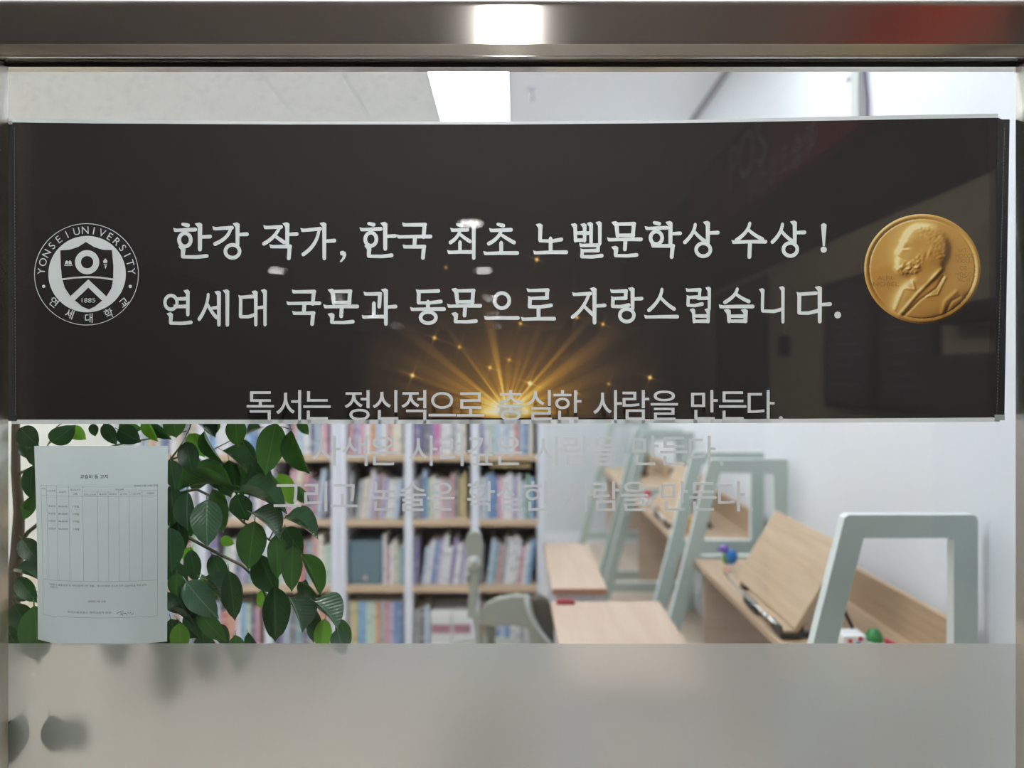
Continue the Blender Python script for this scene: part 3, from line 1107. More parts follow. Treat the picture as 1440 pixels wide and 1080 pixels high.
def medal_height(n):
    nm = lambda pts: [((x - 582) / 990 + .5, (y - 525) / 930 + .5) for x, y in pts]
    yy, xx = np.mgrid[0:n, 0:n]
    X = ((xx + .5) / n - .5) * 990 + 582
    Y = ((yy + .5) / n - .5) * 930 + 525
    R = np.hypot((X - 582) / 494, (Y - 525) / 464)
    h = np.zeros((n, n))
    h += .10 * np.exp(-((R - .96) / .03) ** 2) - .06 * np.exp(-((R - .905) / .012) ** 2)
    head = raster_poly(nm([(425, 285), (440, 240), (480, 190), (540, 160), (620, 158), (700, 175), (765, 230), (803, 310), (800, 400), (772, 465), (748, 520), (700, 600), (600, 660), (515, 640), (500, 580), (450, 572), (380, 562), (357, 520), (376, 492), (358, 455), (388, 424), (352, 404), (400, 345), (412, 310)]), n)
    coat = raster_poly(nm([(745, 515), (800, 590), (900, 660), (975, 722), (900, 830), (760, 925), (600, 965), (480, 955), (380, 920), (330, 870), (370, 760), (420, 680), (495, 620), (530, 660), (640, 640), (700, 570)]), n)
    beard = raster_poly(nm([(372, 492), (440, 480), (520, 460), (560, 400), (580, 430), (570, 520), (520, 570), (440, 572), (375, 560), (357, 520)]), n)
    hair = raster_poly(nm([(470, 195), (540, 158), (640, 158), (730, 195), (790, 280), (803, 360), (780, 450), (740, 470), (690, 440), (680, 360), (620, 310), (600, 250), (520, 200)]), n)
    k = n // 60
    h += .42 * blur(head, 4 * k) + .30 * blur(head, k) + .42 * blur(coat, 3 * k) + .16 * blur(coat, k)
    r2 = np.random.default_rng(3)
    ns = blur(r2.random((n, n)) - .5, max(1, k // 2), 2) * k
    h += .22 * ns * blur(beard, k) + .10 * blur(beard, k) + .10 * ns * blur(hair, k) + .05 * blur(hair, k)

    def g(x, y, sx, sy, a, rot=0.0):
        c, s = math.cos(rot), math.sin(rot)
        u, v = (X - x) * c + (Y - y) * s, -(X - x) * s + (Y - y) * c
        return a * np.exp(-(u / sx) ** 2 - (v / sy) ** 2)
    h += g(622, 420, 46, 58, .10) - g(622, 420, 26, 36, .12) + g(640, 400, 14, 50, .06, .4)
    h += g(425, 300, 40, 14, .08, .3) - g(445, 348, 30, 14, .10) + g(440, 365, 30, 10, .05) + g(400, 380, 24, 40, .05, .5)
    h -= g(420, 440, 40, 9, .07, .5)
    h += g(490, 270, 70, 60, .07)

    def ridge(pts, wd, a):
        out = np.zeros((n, n))
        for (x0, y0), (x1, y1) in zip(pts, pts[1:]):
            L2_ = (x1 - x0) ** 2 + (y1 - y0) ** 2
            t_ = np.clip(((X - x0) * (x1 - x0) + (Y - y0) * (y1 - y0)) / L2_, 0, 1)
            d = np.hypot(X - x0 - t_ * (x1 - x0), Y - y0 - t_ * (y1 - y0))
            out = np.maximum(out, np.exp(-(d / wd) ** 2))
        return a * out
    h += ridge([(745, 530), (640, 640), (540, 740), (400, 905)], 16, .12) - ridge([(760, 590), (700, 690), (560, 790), (430, 920)], 10, .07)
    h += ridge([(780, 600), (710, 740), (620, 760)], 10, .06) + ridge([(500, 630), (520, 700), (440, 690)], 10, .08) + ridge([(420, 700), (350, 870)], 12, .06)
    h += ridge([(870, 720), (780, 800), (750, 900)], 18, .07) - ridge([(900, 760), (830, 800), (790, 880)], 12, .06)
    return h, R


NM = 360
hm, Rm = medal_height(NM)
gy, gx = np.gradient(blur(hm, 1, 1))
sc = NM / 6.5
lit_m = np.clip(.56 + sc * gx * .45 + sc * gy * .36, 0, 1.25)
lit_m = .55 * lit_m + .45 * np.clip(.54 + sc * gx * .25 + sc * gy * .22, 0, 1) - .10 * (np.mgrid[0:NM, 0:NM][0] / NM - .5)
stops = np.array([0, .22, .45, .6, .8, 1.0])
cr_ = np.array([[60, 40, 16], [116, 80, 34], [172, 126, 58], [194, 148, 74], [220, 184, 106], [240, 226, 172]]) / 255.0
lin = np.where(cr_ <= .04, cr_ / 12.92, ((cr_ + .055) / 1.055) ** 2.4)


def colour_map(val, st, cl):
    return np.stack([np.interp(val, st, cl[:, k]) for k in range(3)], -1)


med_c = colour_map(lit_m, stops, lin)


def ink_mesh(name, verts, quads, rgba, parent_fn=bpart):
    me = bpy.data.meshes.new(name)
    me.from_pydata(verts, [], quads)
    ca = me.color_attributes.new('ink', 'FLOAT_COLOR', 'POINT')
    ca.data.foreach_set('color', np.asarray(rgba, dtype=np.float32).ravel())
    me.update()
    o = link(name, me, M_INK)
    return parent_fn(o)


vs, cl = [], []
NR, NA = 80, 220
for i in range(NR):
    r = (i + .0) / (NR - 1)
    for k in range(NA):
        a = 2 * math.pi * k / NA
        u, v = .5 + .497 * r * math.cos(a), .5 + .497 * r * math.sin(a)
        x, z = q(1297 + (u - .5) * 164.5, 378 + (v - .5) * 155, BY - .0006)
        vs.append((x, BY - .0006, z))
        cl.append(tuple(med_c[min(NM - 1, int(v * NM)), min(NM - 1, int(u * NM))]) + (1,))
qs = [(i * NA + k, i * NA + (k + 1) % NA, (i + 1) * NA + (k + 1) % NA, (i + 1) * NA + k) for i in range(NR - 1) for k in range(NA)]
tag(ink_mesh('medal_print', vs, qs, cl), 'gold medal with a bearded man in profile')
fl = Flat()
for body, x, y, wd in (('ALFR·', 1246, 391, 24), ('NOBEL', 1246, 399.5, 36), ('NAT', 1353, 352, 12), ('MDCCC', 1357, 360, 26), ('XXXIII', 1355, 367, 22), ('OB', 1355, 377, 10), ('MDCCC', 1358, 386, 28), ('XCVI', 1355, 393, 18)):
    x, z = q(x, y, BY - .0009)
    fl.text(body, x, z, 8.5 * KB, width=wd * KB)
bpart(fl.build('medal_lettering', BY - .0009, pbr('medal_letter_ink', srgb(150, 106, 46), .6)))['kind'] = 'stuff'

# burst
bx0, bx1, by0, by1, st = 490, 950, 340, 588, 1.25
nx, ny = int((bx1 - bx0) / st) + 1, int((by1 - by0) / st) + 1
PX, PY = np.meshgrid(np.linspace(bx0, bx1, nx), np.linspace(by0, by1, ny))
ddx, ddy = PX - 713, 579 - PY
rr_ = np.hypot(ddx, ddy) + 1e-6
ang = np.degrees(np.arctan2(ddy, ddx))
I = np.zeros_like(rr_)
for a, ln, wd, k in ((101, 150, 3.0, .75), (107, 90, 6, .25), (125.5, 145, 1.6, .45), (122, 90, 4, .25), (141, 190, 2.6, .5), (147, 160, 5, .32), (153.5, 190, 3.6, .42), (159, 185, 2.0, .45), (166, 175, 2.5, .3), (172, 150, 3, .25),
                     (69, 140, 2.2, .26), (77, 100, 3, .3), (58, 130, 2.5, .25), (48.5, 170, 1.7, .75), (44, 120, 4, .25), (36.5, 190, 4.2, .8), (30, 150, 3, .3), (21, 185, 4.6, .45), (12, 150, 3, .28), (88, 70, 5, .3), (5, 120, 3, .25)):
    edge = np.exp(-((ang - a) / wd) ** 2) * .75 + .25 * (np.abs(ang - a) < wd)
    I += k * edge * (.62 * np.clip(1 - rr_ / (1.18 * ln), 0, 1) ** 1.1 + .9 * np.exp(-rr_ / 34))
I += .42 * np.exp(-(rr_ / 75) ** 1.4) * (ddy > -12)
I += 1.4 * np.exp(-(np.hypot(ddx / 1.7, ddy) / 17) ** 2)
I += .8 * np.exp(-(np.hypot(ddx / 60, (ddy + 1) / 4.5)) ** 2)
I *= np.clip((ddy + 13) / 13, 0, 1) ** .6
halo = .16 * np.exp(-(np.hypot(ddx / 1.5, ddy) / 120) ** 2)
for sx_, sy_, k in ((580, 528, 1.0), (611, 475, .7), (755, 365, .75), (732, 455, .5), (914, 531, .95), (745, 539, 1.2), (811, 446, .6), (848, 456, .55), (646, 488, .4), (689, 517, .5), (627, 376, .3), (716, 506, .35), (811, 553, .45), (856, 540, .35), (498, 470, .0)):
    u, v = PX - sx_, PY - sy_
    I += k * (1.3 * np.exp(-(np.hypot(u, v) / 2.4) ** 2) + .5 * np.exp(-(np.abs(u * .94 + v * .34) / 8.5) - (np.abs(v * .94 - u * .34) / 1.2)) + .5 * np.exp(-(np.abs(v * .94 - u * .34) / 8.5) - (np.abs(u * .94 + v * .34) / 1.2)))
I = .9 * I + halo
edge_x = np.clip(np.minimum(PX - bx0, bx1 - PX) / 30, 0, 1)
I *= edge_x
bst = np.array([0, .12, .3, .55, .85, 1.3, 2.0])
bcl = np.array([[45, 42, 43], [76, 64, 54], [122, 94, 62], [178, 132, 68], [236, 192, 92], [255, 232, 150], [255, 252, 235]]) / 255.0
bcl = np.where(bcl <= .04, bcl / 12.92, ((bcl + .055) / 1.055) ** 2.4)
brgb = colour_map(I, bst, bcl)
alpha = np.clip(I / .06, 0, 1)
vs = [(*(lambda p: (p[0], BY - .0003, p[1]))(q(PX[j, i], PY[j, i], BY - .0003)),) for j in range(ny) for i in range(nx)]
qs = [(j * nx + i, (j + 1) * nx + i, (j + 1) * nx + i + 1, j * nx + i + 1) for j in range(ny - 1) for i in range(nx - 1)]
tag(ink_mesh('light_burst_print', vs, qs, np.concatenate([brgb, alpha[..., None]], -1)), 'golden burst of light rays with small sparkles')
tag(ban, 'long black banner with two white Korean headlines, crest and gold medal behind the glass', 'banner')

# ------------------------------------------------------------------ vinyl lettering on the outside of the glass
VY = -.0009


def vinyl(cells, yc, label):
    t = empty('vinyl_lettering', (0, VY, q(720, yc + 20, VY)[1]))
    for ch, x in cells:
        fl = Flat()
        px, pz = q(x, yc, VY)
        if ch == '.':
            fl.poly(circle_pts(px, pz - 17 * KB, 2.8 * KB, 12))
        else:
            fl.text(ch, px, pz, 46 * KB, bold=.004)
        bm = bmesh.new()
        vv = [bm.verts.new((p[0], VY, p[1])) for p in fl.v]
        for f in fl.f:
            try:
                bm.faces.new([vv[i] for i in f])
            except ValueError:
                pass
        r = bmesh.ops.extrude_face_region(bm, geom=bm.faces[:])
        for e_ in r['geom']:
            if isinstance(e_, bmesh.types.BMVert):
                e_.co.y += .0006
        o = finish(bm, 'character', M_VINYL, t)
        o.matrix_parent_inverse = Matrix.Translation(-t.location)
    return tag(t, label, 'lettering', 'vinyl lettering on the glass')


def cells(words, start, pitch=39.9, gap=16.5):
    out, x = [], start
    for wd in words:
        for ch in wd:
            if ch == '.':
                out.append((ch, x - 12))
                continue
            out.append((ch, x))
            x += pitch
        x += gap
    return out


vinyl(cells(['독서는', '정신적으로', '충실한', '사람을', '만든다.'], 366), 571, 'top line of pale vinyl letters on the glass over the lower edge of the banner')
vinyl(cells(['사색은', '사려깊은', '사람을', '만든다.'], 459), 635, 'middle line of pale vinyl letters on the glass just below the banner')
vinyl(cells(['그리고', '논술은', '확실한', '사람을', '만든다.'], 404), 699, 'bottom line of pale vinyl letters on the glass over the desks and shelves')

# ------------------------------------------------------------------ paper notice taped behind the glass
PYY = .0105
pn = empty('paper_notice', (*(lambda p: (p[0], PYY))(q(143, 902, PYY)), q(143, 902, PYY)[1]))


def ppos(u, v):
    """u, v from the top-left corner of the sheet"""
    xl = 48 + 5 * v + 1.5 * math.sin(v * 3)
    xr = 236 - 1 * v
    px = xl + (xr - xl) * u
    py = 627 + (902 - 627) * v + 4 * u * (1 - u) * 5 * v + (-3 * v if u < .1 else 0) * (1 - u * 10 if u < .1 else 0)
    y = PYY + .0012 * (1 + math.sin(u * 7 + v * 2)) * v
    return px, py, y


def p3(u, v, off=0.0):
    px, py, y = ppos(u, v)
    X, Z_ = q(px, py, y)
    return (X, y - off, Z_)


nu, nv = 28, 36
me = bpy.data.meshes.new('sheet')
me.from_pydata([p3(i / nu, j / nv) for j in range(nv + 1) for i in range(nu + 1)], [], [(j * (nu + 1) + i, (j + 1) * (nu + 1) + i, (j + 1) * (nu + 1) + i + 1, j * (nu + 1) + i + 1) for j in range(nv) for i in range(nu)])
for p_ in me.polygons:
    p_.use_smooth = True


def npart(o):
    o.parent = pn
    o.matrix_parent_inverse = Matrix.Translation(-pn.location)
    return o


npart(link('sheet', me, M_PAPER))
tl_v, tl_f = [], []


def prect(u0, v0, u1, v1):
    n = max(1, int(max(abs(u1 - u0), abs(v1 - v0)) * 24))
    for k in range(n):
        if abs(u1 - u0) > abs(v1 - v0):
            c = [(u0 + (u1 - u0) * k / n, v0), (u0 + (u1 - u0) * (k + 1) / n, v0), (u0 + (u1 - u0) * (k + 1) / n, v1), (u0 + (u1 - u0) * k / n, v1)]
        else:
            c = [(u0, v0 + (v1 - v0) * k / n), (u1, v0 + (v1 - v0) * k / n), (u1, v0 + (v1 - v0) * (k + 1) / n), (u0, v0 + (v1 - v0) * (k + 1) / n)]
        tl_f.append(tuple(range(len(tl_v), len(tl_v) + 4)))
        tl_v.extend(p3(a, b, .0004) for a, b in c)


lw_, lh = .0022, .0015
# the crop of the sheet: u = (x - 25) / 658, v = (y - 58) / 955
U = lambda x: (x - 30) / 652
V = lambda y: (y - 58) / 955
for y in (250, 300, 708, 882):
    prect(U(57), V(y), U(632), V(y) + lh)
prect(U(262), V(274), U(632), V(274) + lh)
for x, y0, y1 in ((57, 250, 882), (632, 250, 882), (84, 250, 708), (133, 250, 708), (193, 250, 708), (262, 250, 708), (335, 274, 708), (388, 274, 708), (440, 274, 708), (492, 274, 708), (556, 274, 708)):
    prect(U(x), V(y0), U(x) + lw_, V(y1))
me = bpy.data.meshes.new('table_lines')
me.from_pydata(tl_v, [], tl_f)
npart(link('table_lines', me, pbr('toner_line', srgb(150, 156, 158), .8)))


def ptext(name, items, mat):
    vs, fs = [], []
    for body, x, y, size, wd in items:
        v, f = text_arrays(body, .012 if name == 'title' else 0)
        x0, x1 = min(p[0] for p in v), max(p[0] for p in v)
        b = len(vs)
        for p in v:
            vs.append(p3(U(x + ((p[0] - x0) / (x1 - x0) - .5) * wd), V(y - (p[1] - .35) * size), .0004))
        fs += [tuple(i + b for i in t_) for t_ in f]
    me = bpy.data.meshes.new(name)
    me.from_pydata(vs, [], fs)
    npart(link(name, me, mat))['kind'] = 'stuff'


ptext('title', [('교습비 등 고지', 320, 206, 21, 136)], M_TEXTB)
it = [('2020년 2월 10일 현재', 575, 250, 11, 118), ('연번', 70, 266, 9, 18), ('교습과목', 108, 276, 10, 42), ('교습비', 162, 280, 11, 34), ('총교습시간', 227, 269, 10, 50), ('(월)', 227, 289, 10, 24), ('기타경비', 442, 268, 10, 46),
      ('모의고사비', 298, 292, 10, 60), ('재료비', 361, 290, 10, 36), ('피복비', 412, 290, 10, 36), ('급식비', 464, 290, 10, 36), ('기숙사비', 523, 290, 10, 50), ('차량비', 596, 288, 10, 36)]
for k, y in enumerate((350, 386, 422, 459)):
    it += [('초등반', 109, y, 10, 36), ('80,000원', 164, y, 10, 46), ('1개월', 228, y, 11, 30)]
it += [('「학원의 설립·운영 및 과외교습에 관한 법률」 제15조제3항 단서에 따라 교습비등을 위와 같이', 333, 730, 11, 486), ('고지합니다.', 112, 742, 10, 40), ('2020년 2월 10일', 328, 804, 11, 88), ('국어논술교습소 과외교습자 원장', 290, 858, 12, 220)]
ptext('small_print', it, M_TEXT)
sg = [(428, 862), (452, 852), (446, 872), (462, 848), (460, 874), (452, 866), (474, 862), (480, 870), (484, 856), (492, 868), (498, 858), (504, 872), (514, 862)]
vs, fs = [], []
for (x0, y0), (x1, y1) in zip(sg, sg[1:]):
    b = len(vs)
    vs += [p3(U(x0), V(y0 - 1.2), .0004), p3(U(x1), V(y1 - 1.2), .0004), p3(U(x1), V(y1 + 1.2), .0004), p3(U(x0), V(y0 + 1.2), .0004)]
    fs.append((b, b + 1, b + 2, b + 3))
me = bpy.data.meshes.new('signature')
me.from_pydata(vs, [], fs)
npart(link('signature', me, M_TEXT))
tag(pn, 'white printed notice sheet with a table, taped to the glass over the plant', 'notice')

# ------------------------------------------------------------------ bookcases and books
BZ = 3.5                       # distance of the bookcase fronts from the camera
BCY = BZ - D
xb = lambda px: (px - CX) * BZ / F
zb = lambda py: CAMZ - (py - CY) * BZ / F
SHELF_T = [zb(p) for p in (918, 824.5, 731.5, 640)]      # tops of the shelf boards, bottom to top
TH = .030
CASE_TOP = SHELF_T[3] + .325
BD = .30


def bookcase(x0, x1, label):
    t = empty('bookcase', ((x0 + x1) / 2, BCY + BD / 2, 0))
    inv = Matrix.Translation(-t.location)

    def add(o):
        o.parent = t
        o.matrix_parent_inverse = inv
        return o
    pw, sw = .040, .036
    cw = (x1 - x0 - 2 * sw - 2 * pw) / 3
    xs = [x0, x0 + sw + cw, x0 + sw + 2 * cw + pw, x1 - sw]
    ws = [sw, pw, pw, sw]
    for k in range(4):
        add(box('upright', (xs[k], BCY, 0), (xs[k] + ws[k], BCY + BD - .01, CASE_TOP), M_WHITE, None, .0015, 1))
    add(box('back_panel', (x0, BCY + BD - .01, 0), (x1, BCY + BD, CASE_TOP), M_DARKBACK))
    add(box('top_board', (x0, BCY - .004, CASE_TOP), (x1, BCY + BD, CASE_TOP + .03), M_WHITE, None, .002, 1))
    add(box('plinth', (x0 + sw, BCY + .01, 0), (x1 - sw, BCY + .03, SHELF_T[0] - TH), M_WHITE))
    cellsx = []
    for k in range(3):
        a, b = xs[k] + ws[k], xs[k + 1]
        cellsx.append((a, b))
        for z in SHELF_T:
            add(box('shelf', (a + .0003, BCY - .003, z - TH), (b - .0003, BCY + BD - .011, z), M_SHELFWOOD, None, .0015, 1))
    tag(t, label, 'bookcase', 'white bookcases with oak shelves')
    return cellsx


XA, XM, XB = xb(186), xb(476), xb(766)
cellsA = bookcase(XA, XM - .001, 'white bookcase with oak shelves half hidden behind the plant')
cellsB = bookcase(XM + .001, XB, 'white bookcase with oak shelves standing right of the plant')

PAL = {'white': (226, 226, 226), 'cream': (226, 214, 186), 'pale blue': (166, 194, 220), 'blue': (58, 104, 172), 'navy': (48, 52, 92), 'red': (186, 58, 62), 'pink': (214, 140, 158),
       'magenta': (196, 60, 136), 'lilac': (162, 150, 196), 'purple': (104, 84, 148), 'green': (86, 140, 96), 'pale green': (172, 204, 176), 'teal': (84, 136, 150), 'yellow': (222, 190, 92), 'orange': (208, 128, 72),
       'brown': (140, 100, 78), 'grey': (150, 152, 156), 'charcoal': (72, 74, 80), 'beige': (200, 180, 152), 'sky blue': (98, 160, 214), 'ochre': (186, 158, 82), 'rose': (196, 120, 118)}
ORD = ['first', 'second', 'third', 'fourth', 'fifth', 'sixth', 'seventh', 'eighth', 'ninth', 'tenth', 'eleventh', 'twelfth', 'thirteenth', 'fourteenth', 'fifteenth', 'sixteenth', 'seventeenth']
ROWN = ['bottom', 'third', 'second', 'top']
COLN = ['left', 'middle', 'right']
LIGHTISH = ['white', 'white', 'white', 'pale blue', 'pale blue', 'cream', 'grey', 'lilac', 'pink', 'beige', 'blue', 'purple', 'navy', 'green', 'teal', 'pale green', 'rose', 'red', 'brown', 'orange', 'white', 'sky blue', 'charcoal', 'yellow', 'cream', 'lilac']


def book(x, y, z, th, h, dep, colour, label, grp, lean=0.0):
    bm = bmesh.new()
    m = .0016
    vs = bm_box(bm, (m, m * 2, m * 1.5), (th - m, dep - .003, h - m * 1.5), 1)       # page block
    prof = [(0, dep), (0, .004), (th * .22, .0008), (th * .5, 0), (th * .78, .0008), (th, .004), (th, dep), (th - m, dep), (th - m, .005), (th * .5, .0022), (m, .005), (m, dep)]
    a = [bm.verts.new((p[0], p[1], 0)) for p in prof]
    b = [bm.verts.new((p[0], p[1], h)) for p in prof]
    n = len(prof)
    bm.faces.new(a)
    bm.faces.new(b[::-1])
    for i in range(n):
        bm.faces.new((a[i], b[i], b[(i + 1) % n], a[(i + 1) % n]))
    o = finish(bm, 'book', [make_book('cover_' + colour.replace(' ', '_'), srgb(*[c_ * .60 + 230 * .40 for c_ in PAL[colour]])), pbr('book_pages', srgb(224, 218, 202), .8)])  # cover colours are mixed toward white to imitate haze over the shelves
    o.location = (x, y, z)
    o.rotation_euler.y = lean
    return tag(o, label, 'book', grp)


PRE = {  # colours read off the photograph, left to right
    ('B', 3, 0): ['rose', 'lilac', 'pink', 'white', 'orange', 'pale blue', 'white', 'rose', 'cream', 'cream'],
    ('B', 3, 1): ['purple', 'navy', 'charcoal', 'purple', 'magenta', 'white', 'white', 'grey', 'white', 'cream'],
    ('B', 3, 2): ['lilac', 'white', 'pale green', 'pale blue', 'white', 'pale blue', 'white', 'rose', 'pale blue', 'blue', 'cream'],
    ('B', 2, 0): ['grey', 'grey', 'cream', 'white', 'lilac', 'brown', 'lilac', 'white', 'white', 'pale blue', 'beige', 'brown'],
    ('B', 2, 1): ['grey', 'charcoal', 'blue', 'pale green', 'cream', 'white', 'pink', 'grey', 'rose', 'charcoal', 'ochre', 'ochre'],
    ('B', 2, 2): ['white', 'pale blue', 'blue', 'blue', 'pink', 'white', 'white', 'lilac', 'white', 'pale blue', 'green', 'sky blue'],
    ('B', 1, 1): ['purple', 'pale blue', 'white', 'blue', 'lilac', 'white', 'white', 'purple', 'white', 'lilac', 'white', 'purple'],
    ('B', 1, 2): ['charcoal', 'pale blue', 'teal', 'rose', 'grey', 'white', 'white', 'white', 'pink', 'white', 'sky blue', 'grey', 'white'],
    ('B', 0, 0): ['cream', 'yellow', 'sky blue', 'sky blue', 'pale green', 'pale green', 'orange', 'grey', 'rose', 'lilac', 'blue', 'blue'],
    ('B', 0, 2): ['brown', 'brown', 'orange', 'blue', 'pale blue', 'blue', 'white', 'white', 'grey', 'white', 'grey'],
}
for cn, cells_, side in (('A', cellsA, 'left'), ('B', cellsB, 'right')):
    for r in range(4):
        for c, (a, b) in enumerate(cells_):
            z = SHELF_T[r]
            top_r = (SHELF_T[r + 1] - TH if r < 3 else CASE_TOP)
            H = top_r - z
            grp = 'books in the %s bookcase' % side
            where = '%s shelf, %s column, %s bookcase' % (ROWN[r], COLN[c], side)
            x = a + .004
            seq = PRE.get((cn, r, c))
            lean = 0.0
            end = b - .004
            if (cn, r, c) == ('B', 1, 0):
                # wide slate binder facing out, then a few books
                t = empty('box_file', (x, BCY + .035, z))
                box('case', (0, 0, 0), (.165, .22, .215), pbr('slate_blue_board', srgb(104, 126, 136), .6, var=.05), t, .004)
                box('pull_tab', (.072, -.003, .02), (.095, 0, .045), M_CHROME, t)
                tag(t, 'wide slate blue box file facing out on the third shelf of the right bookcase', 'box file')
                x += .172
                seq = ['white', 'pink', 'white', 'cream', 'pale green', 'teal']
            if (cn, r, c) == ('B', 0, 1):
                for k, colr in enumerate(['grey', 'charcoal', 'pale blue']):
                    book(x, BCY + .03, z, .024, .20 + .01 * k, .19, colr, '%s book, %s from left, %s' % (colr, ORD[k], where), grp)
                    x += .0255
                bxw = .105
                for k in range(2):
                    t = empty('storage_box', (x + .004 + k * (bxw + .004), BCY + .03, z))
                    box('body', (0, 0, 0), (bxw, .2, .19), pbr('white_card', srgb(222, 224, 222), .6), t, .002)
                    box('lid', (-.001, -.001, .165), (bxw + .001, .201, .195), pbr('white_card_lid', srgb(232, 233, 230), .6), t, .002)
                    box('picture_band', (.006, -.0012, .085), (bxw - .006, 0, .13), pbr('card_print', srgb(176, 128, 140), .5, var=.5, scale=60), t)
                    tag(t, ['left', 'right'][k] + ' white storage box with a printed band on the bottom shelf, middle column', 'box', 'white storage boxes')
                continue
            if (cn, r, c) == ('B', 2, 2):
                stack_h = .265
            k = 0
            leanrow = (cn, r, c) in (('B', 2, 0), ('B', 1, 1), ('A', 2, 2), ('B', 1, 2), ('A', 1, 1))
            base_t = None
            if seq:
                base_t = (end - x) / len(seq)
            while k < 16:
                th = (base_t * random.uniform(.88, 1.05)) if base_t else random.uniform(.018, .038)
                if seq and k >= len(seq):
                    break
                h = min(random.uniform(.62, .86) * H, H - .02)
                if r == 0 and (cn, c) == ('B', 0):
                    h = .245 * random.uniform(.98, 1.0)
                if r == 3:
                    h = random.uniform(.68, .86) * H
                ln = math.radians(7.5) if leanrow and k >= 1 else 0.0
                adv = th / math.cos(ln)
                xx = x
                if ln:                       # top leans to the right; rests on its lower right corner
                    adv += .0006
                    if x + adv + h * math.sin(ln) > end + .002:
                        h = max(.14, (end - x - adv) / math.sin(ln))
                        if x + adv + h * math.sin(ln) > end + .002:
                            break
                if x + adv > end:
                    break
                colr = seq[k] if seq else random.choice(LIGHTISH)
                dep = random.uniform(.15, .21)
                lab = '%s %s book, %s from left, %s' % ('tall' if h > .76 * H else 'short' if h < .68 * H else 'medium', colr, ORD[k], where)
                book(x, BCY + random.uniform(.025, .04), z + (th * math.sin(ln) if ln else 0), th - .0008, h, dep, colr, lab, grp, ln)
                x += adv + (.012 if leanrow and k == 0 else 0)
                k += 1
            if (cn, r, c) == ('B', 2, 2):
                o = book(0, 0, 0, .022, .20, .15, 'ochre', 'ochre book lying flat on the row of the second shelf, right column, right bookcase', grp)
                o.rotation_euler = (0, math.pi / 2, 0)
                o.location = (a + .055, BCY + .03, z + .86 * H + .026)

# ------------------------------------------------------------------ tables in the middle
DT = CAMZ - .757                                     # desk and table height


def table(x0, x1, y0, y1, label, edge):
    t = empty('table', ((x0 + x1) / 2, (y0 + y1) / 2, 0))
    hx, hy = (x1 - x0) / 2, (y1 - y0) / 2
    box('tabletop', (-hx, -hy, DT - .024), (hx, hy, DT), M_OAKP, t, .003)
    box('edge_band', (-hx + .004, -hy - .0015, DT - .022), (hx - .004, -hy, DT - .002), edge, t)
    for sx in (-1, 1):
        for sy in (-1, 1):
            lx_, ly_ = sx * (hx - .03), sy * (hy - .04)
            box('leg', (lx_ - .018, ly_ - .018, 0), (lx_ + .018, ly_ + .018, DT - .024), M_WHITE, t, .003)
    bm = bmesh.new()
    bm_box(bm, (-hx + .05, -hy + .03, DT - .08), (hx - .05, -hy + .045, DT - .024))
    bm_box(bm, (-hx + .05, hy - .045, DT - .08), (hx - .05, hy - .03, DT - .024))
    finish(bm, 'apron', M_WHITE, t)
    return tag(t, label, 'table', 'pale oak tables')


M_EDGER = pbr('redbrown_edge', srgb(168, 122, 98), .5)
table(.132, .50, .62, 2.415 - D, 'pale oak table in the middle of the room, nearest the glass', M_EDGER)
table(.143, .345, 2.56 - D, 3.25 - D, 'narrow pale oak table standing beside the end of the bookcase', M_EDGER)
t = box('pencil_case', (.15, 1.255, DT), (.21, 1.285, DT + .012), pbr('red_fabric', srgb(150, 54, 60), .8, var=.1), None, .004, 3)
tag(t, 'small red pencil case at the far edge of the near table', 'pencil case')

# ------------------------------------------------------------------ chair between the bookcase and the tables
CHX, CHY = -.10, 2.74 - D
ch = empty('chair', (CHX, CHY, 0))


def cpoly(name, pts, Z, th, mat, bev=.006):
    pp = [P(px, py, Z) for px, py in pts]
    return prism(name, [(p.x - CHX, p.z) for p in pp], Z - D - CHY, Z - D - CHY + th, mat, ch, bev)


cpoly('back_pad', [(669, 879), (672, 866), (683, 851), (700, 842), (722, 838), (745, 839), (748, 850), (752, 868), (762, 888), (773, 905), (775, 925), (748, 925), (742, 884), (720, 880), (690, 882)], 2.60, .035, M_CHAIR, .008)
cpoly('wing_pad', [(744, 843), (760, 840), (772, 847), (779, 866), (782, 905), (782, 930), (766, 930), (755, 880)], 2.64, .05, M_CHAIRIN, .008)
rp = [P(px, py, 2.598) for px, py in ((740, 842), (743, 858), (750, 875), (760, 889), (773, 904), (780, 920))]
tube('pad_rim', [(p.x - CHX, p.y - CHY, p.z) for p in rp], .0085, M_KNOB, ch)
tube('back_arm', [(.02, -.11, .56), (.02, -.06, .48), (.0, 0, .40)], .018, M_CHAIR, ch)
lathe('seat', [(.02, .36), (.17, .37), (.185, .40), (.17, .425), (.02, .43)], M_CHAIR, ch, 28)
lathe('gas_column', [(.028, .09), (.028, .25), (.02, .25), (.02, .37)], M_BLACK, ch, 16)
for k in range(5):
    a = 2 * math.pi * k / 5 + .3
    d = Vector((math.cos(a), math.sin(a), 0))
    lg = tube('base_leg', [d * .02 + Vector((0, 0, .10)), d * .12 + Vector((0, 0, .085)), d * .20 + Vector((0, 0, .06))], [.024, .018, .014], M_BLACK, ch)
    c_ = d * .20
    ball('castor', (c_.x, c_.y, .028), .028, M_BLACK, lg, 10)
hp = empty('head_support', (0, 0, 0))
hp.parent = ch
xo = (667 - 720) / F * 2.60 - CHX
yo = 2.60 - 2.74
zz = lambda py: CAMZ - (py - CY) * 2.60 / F
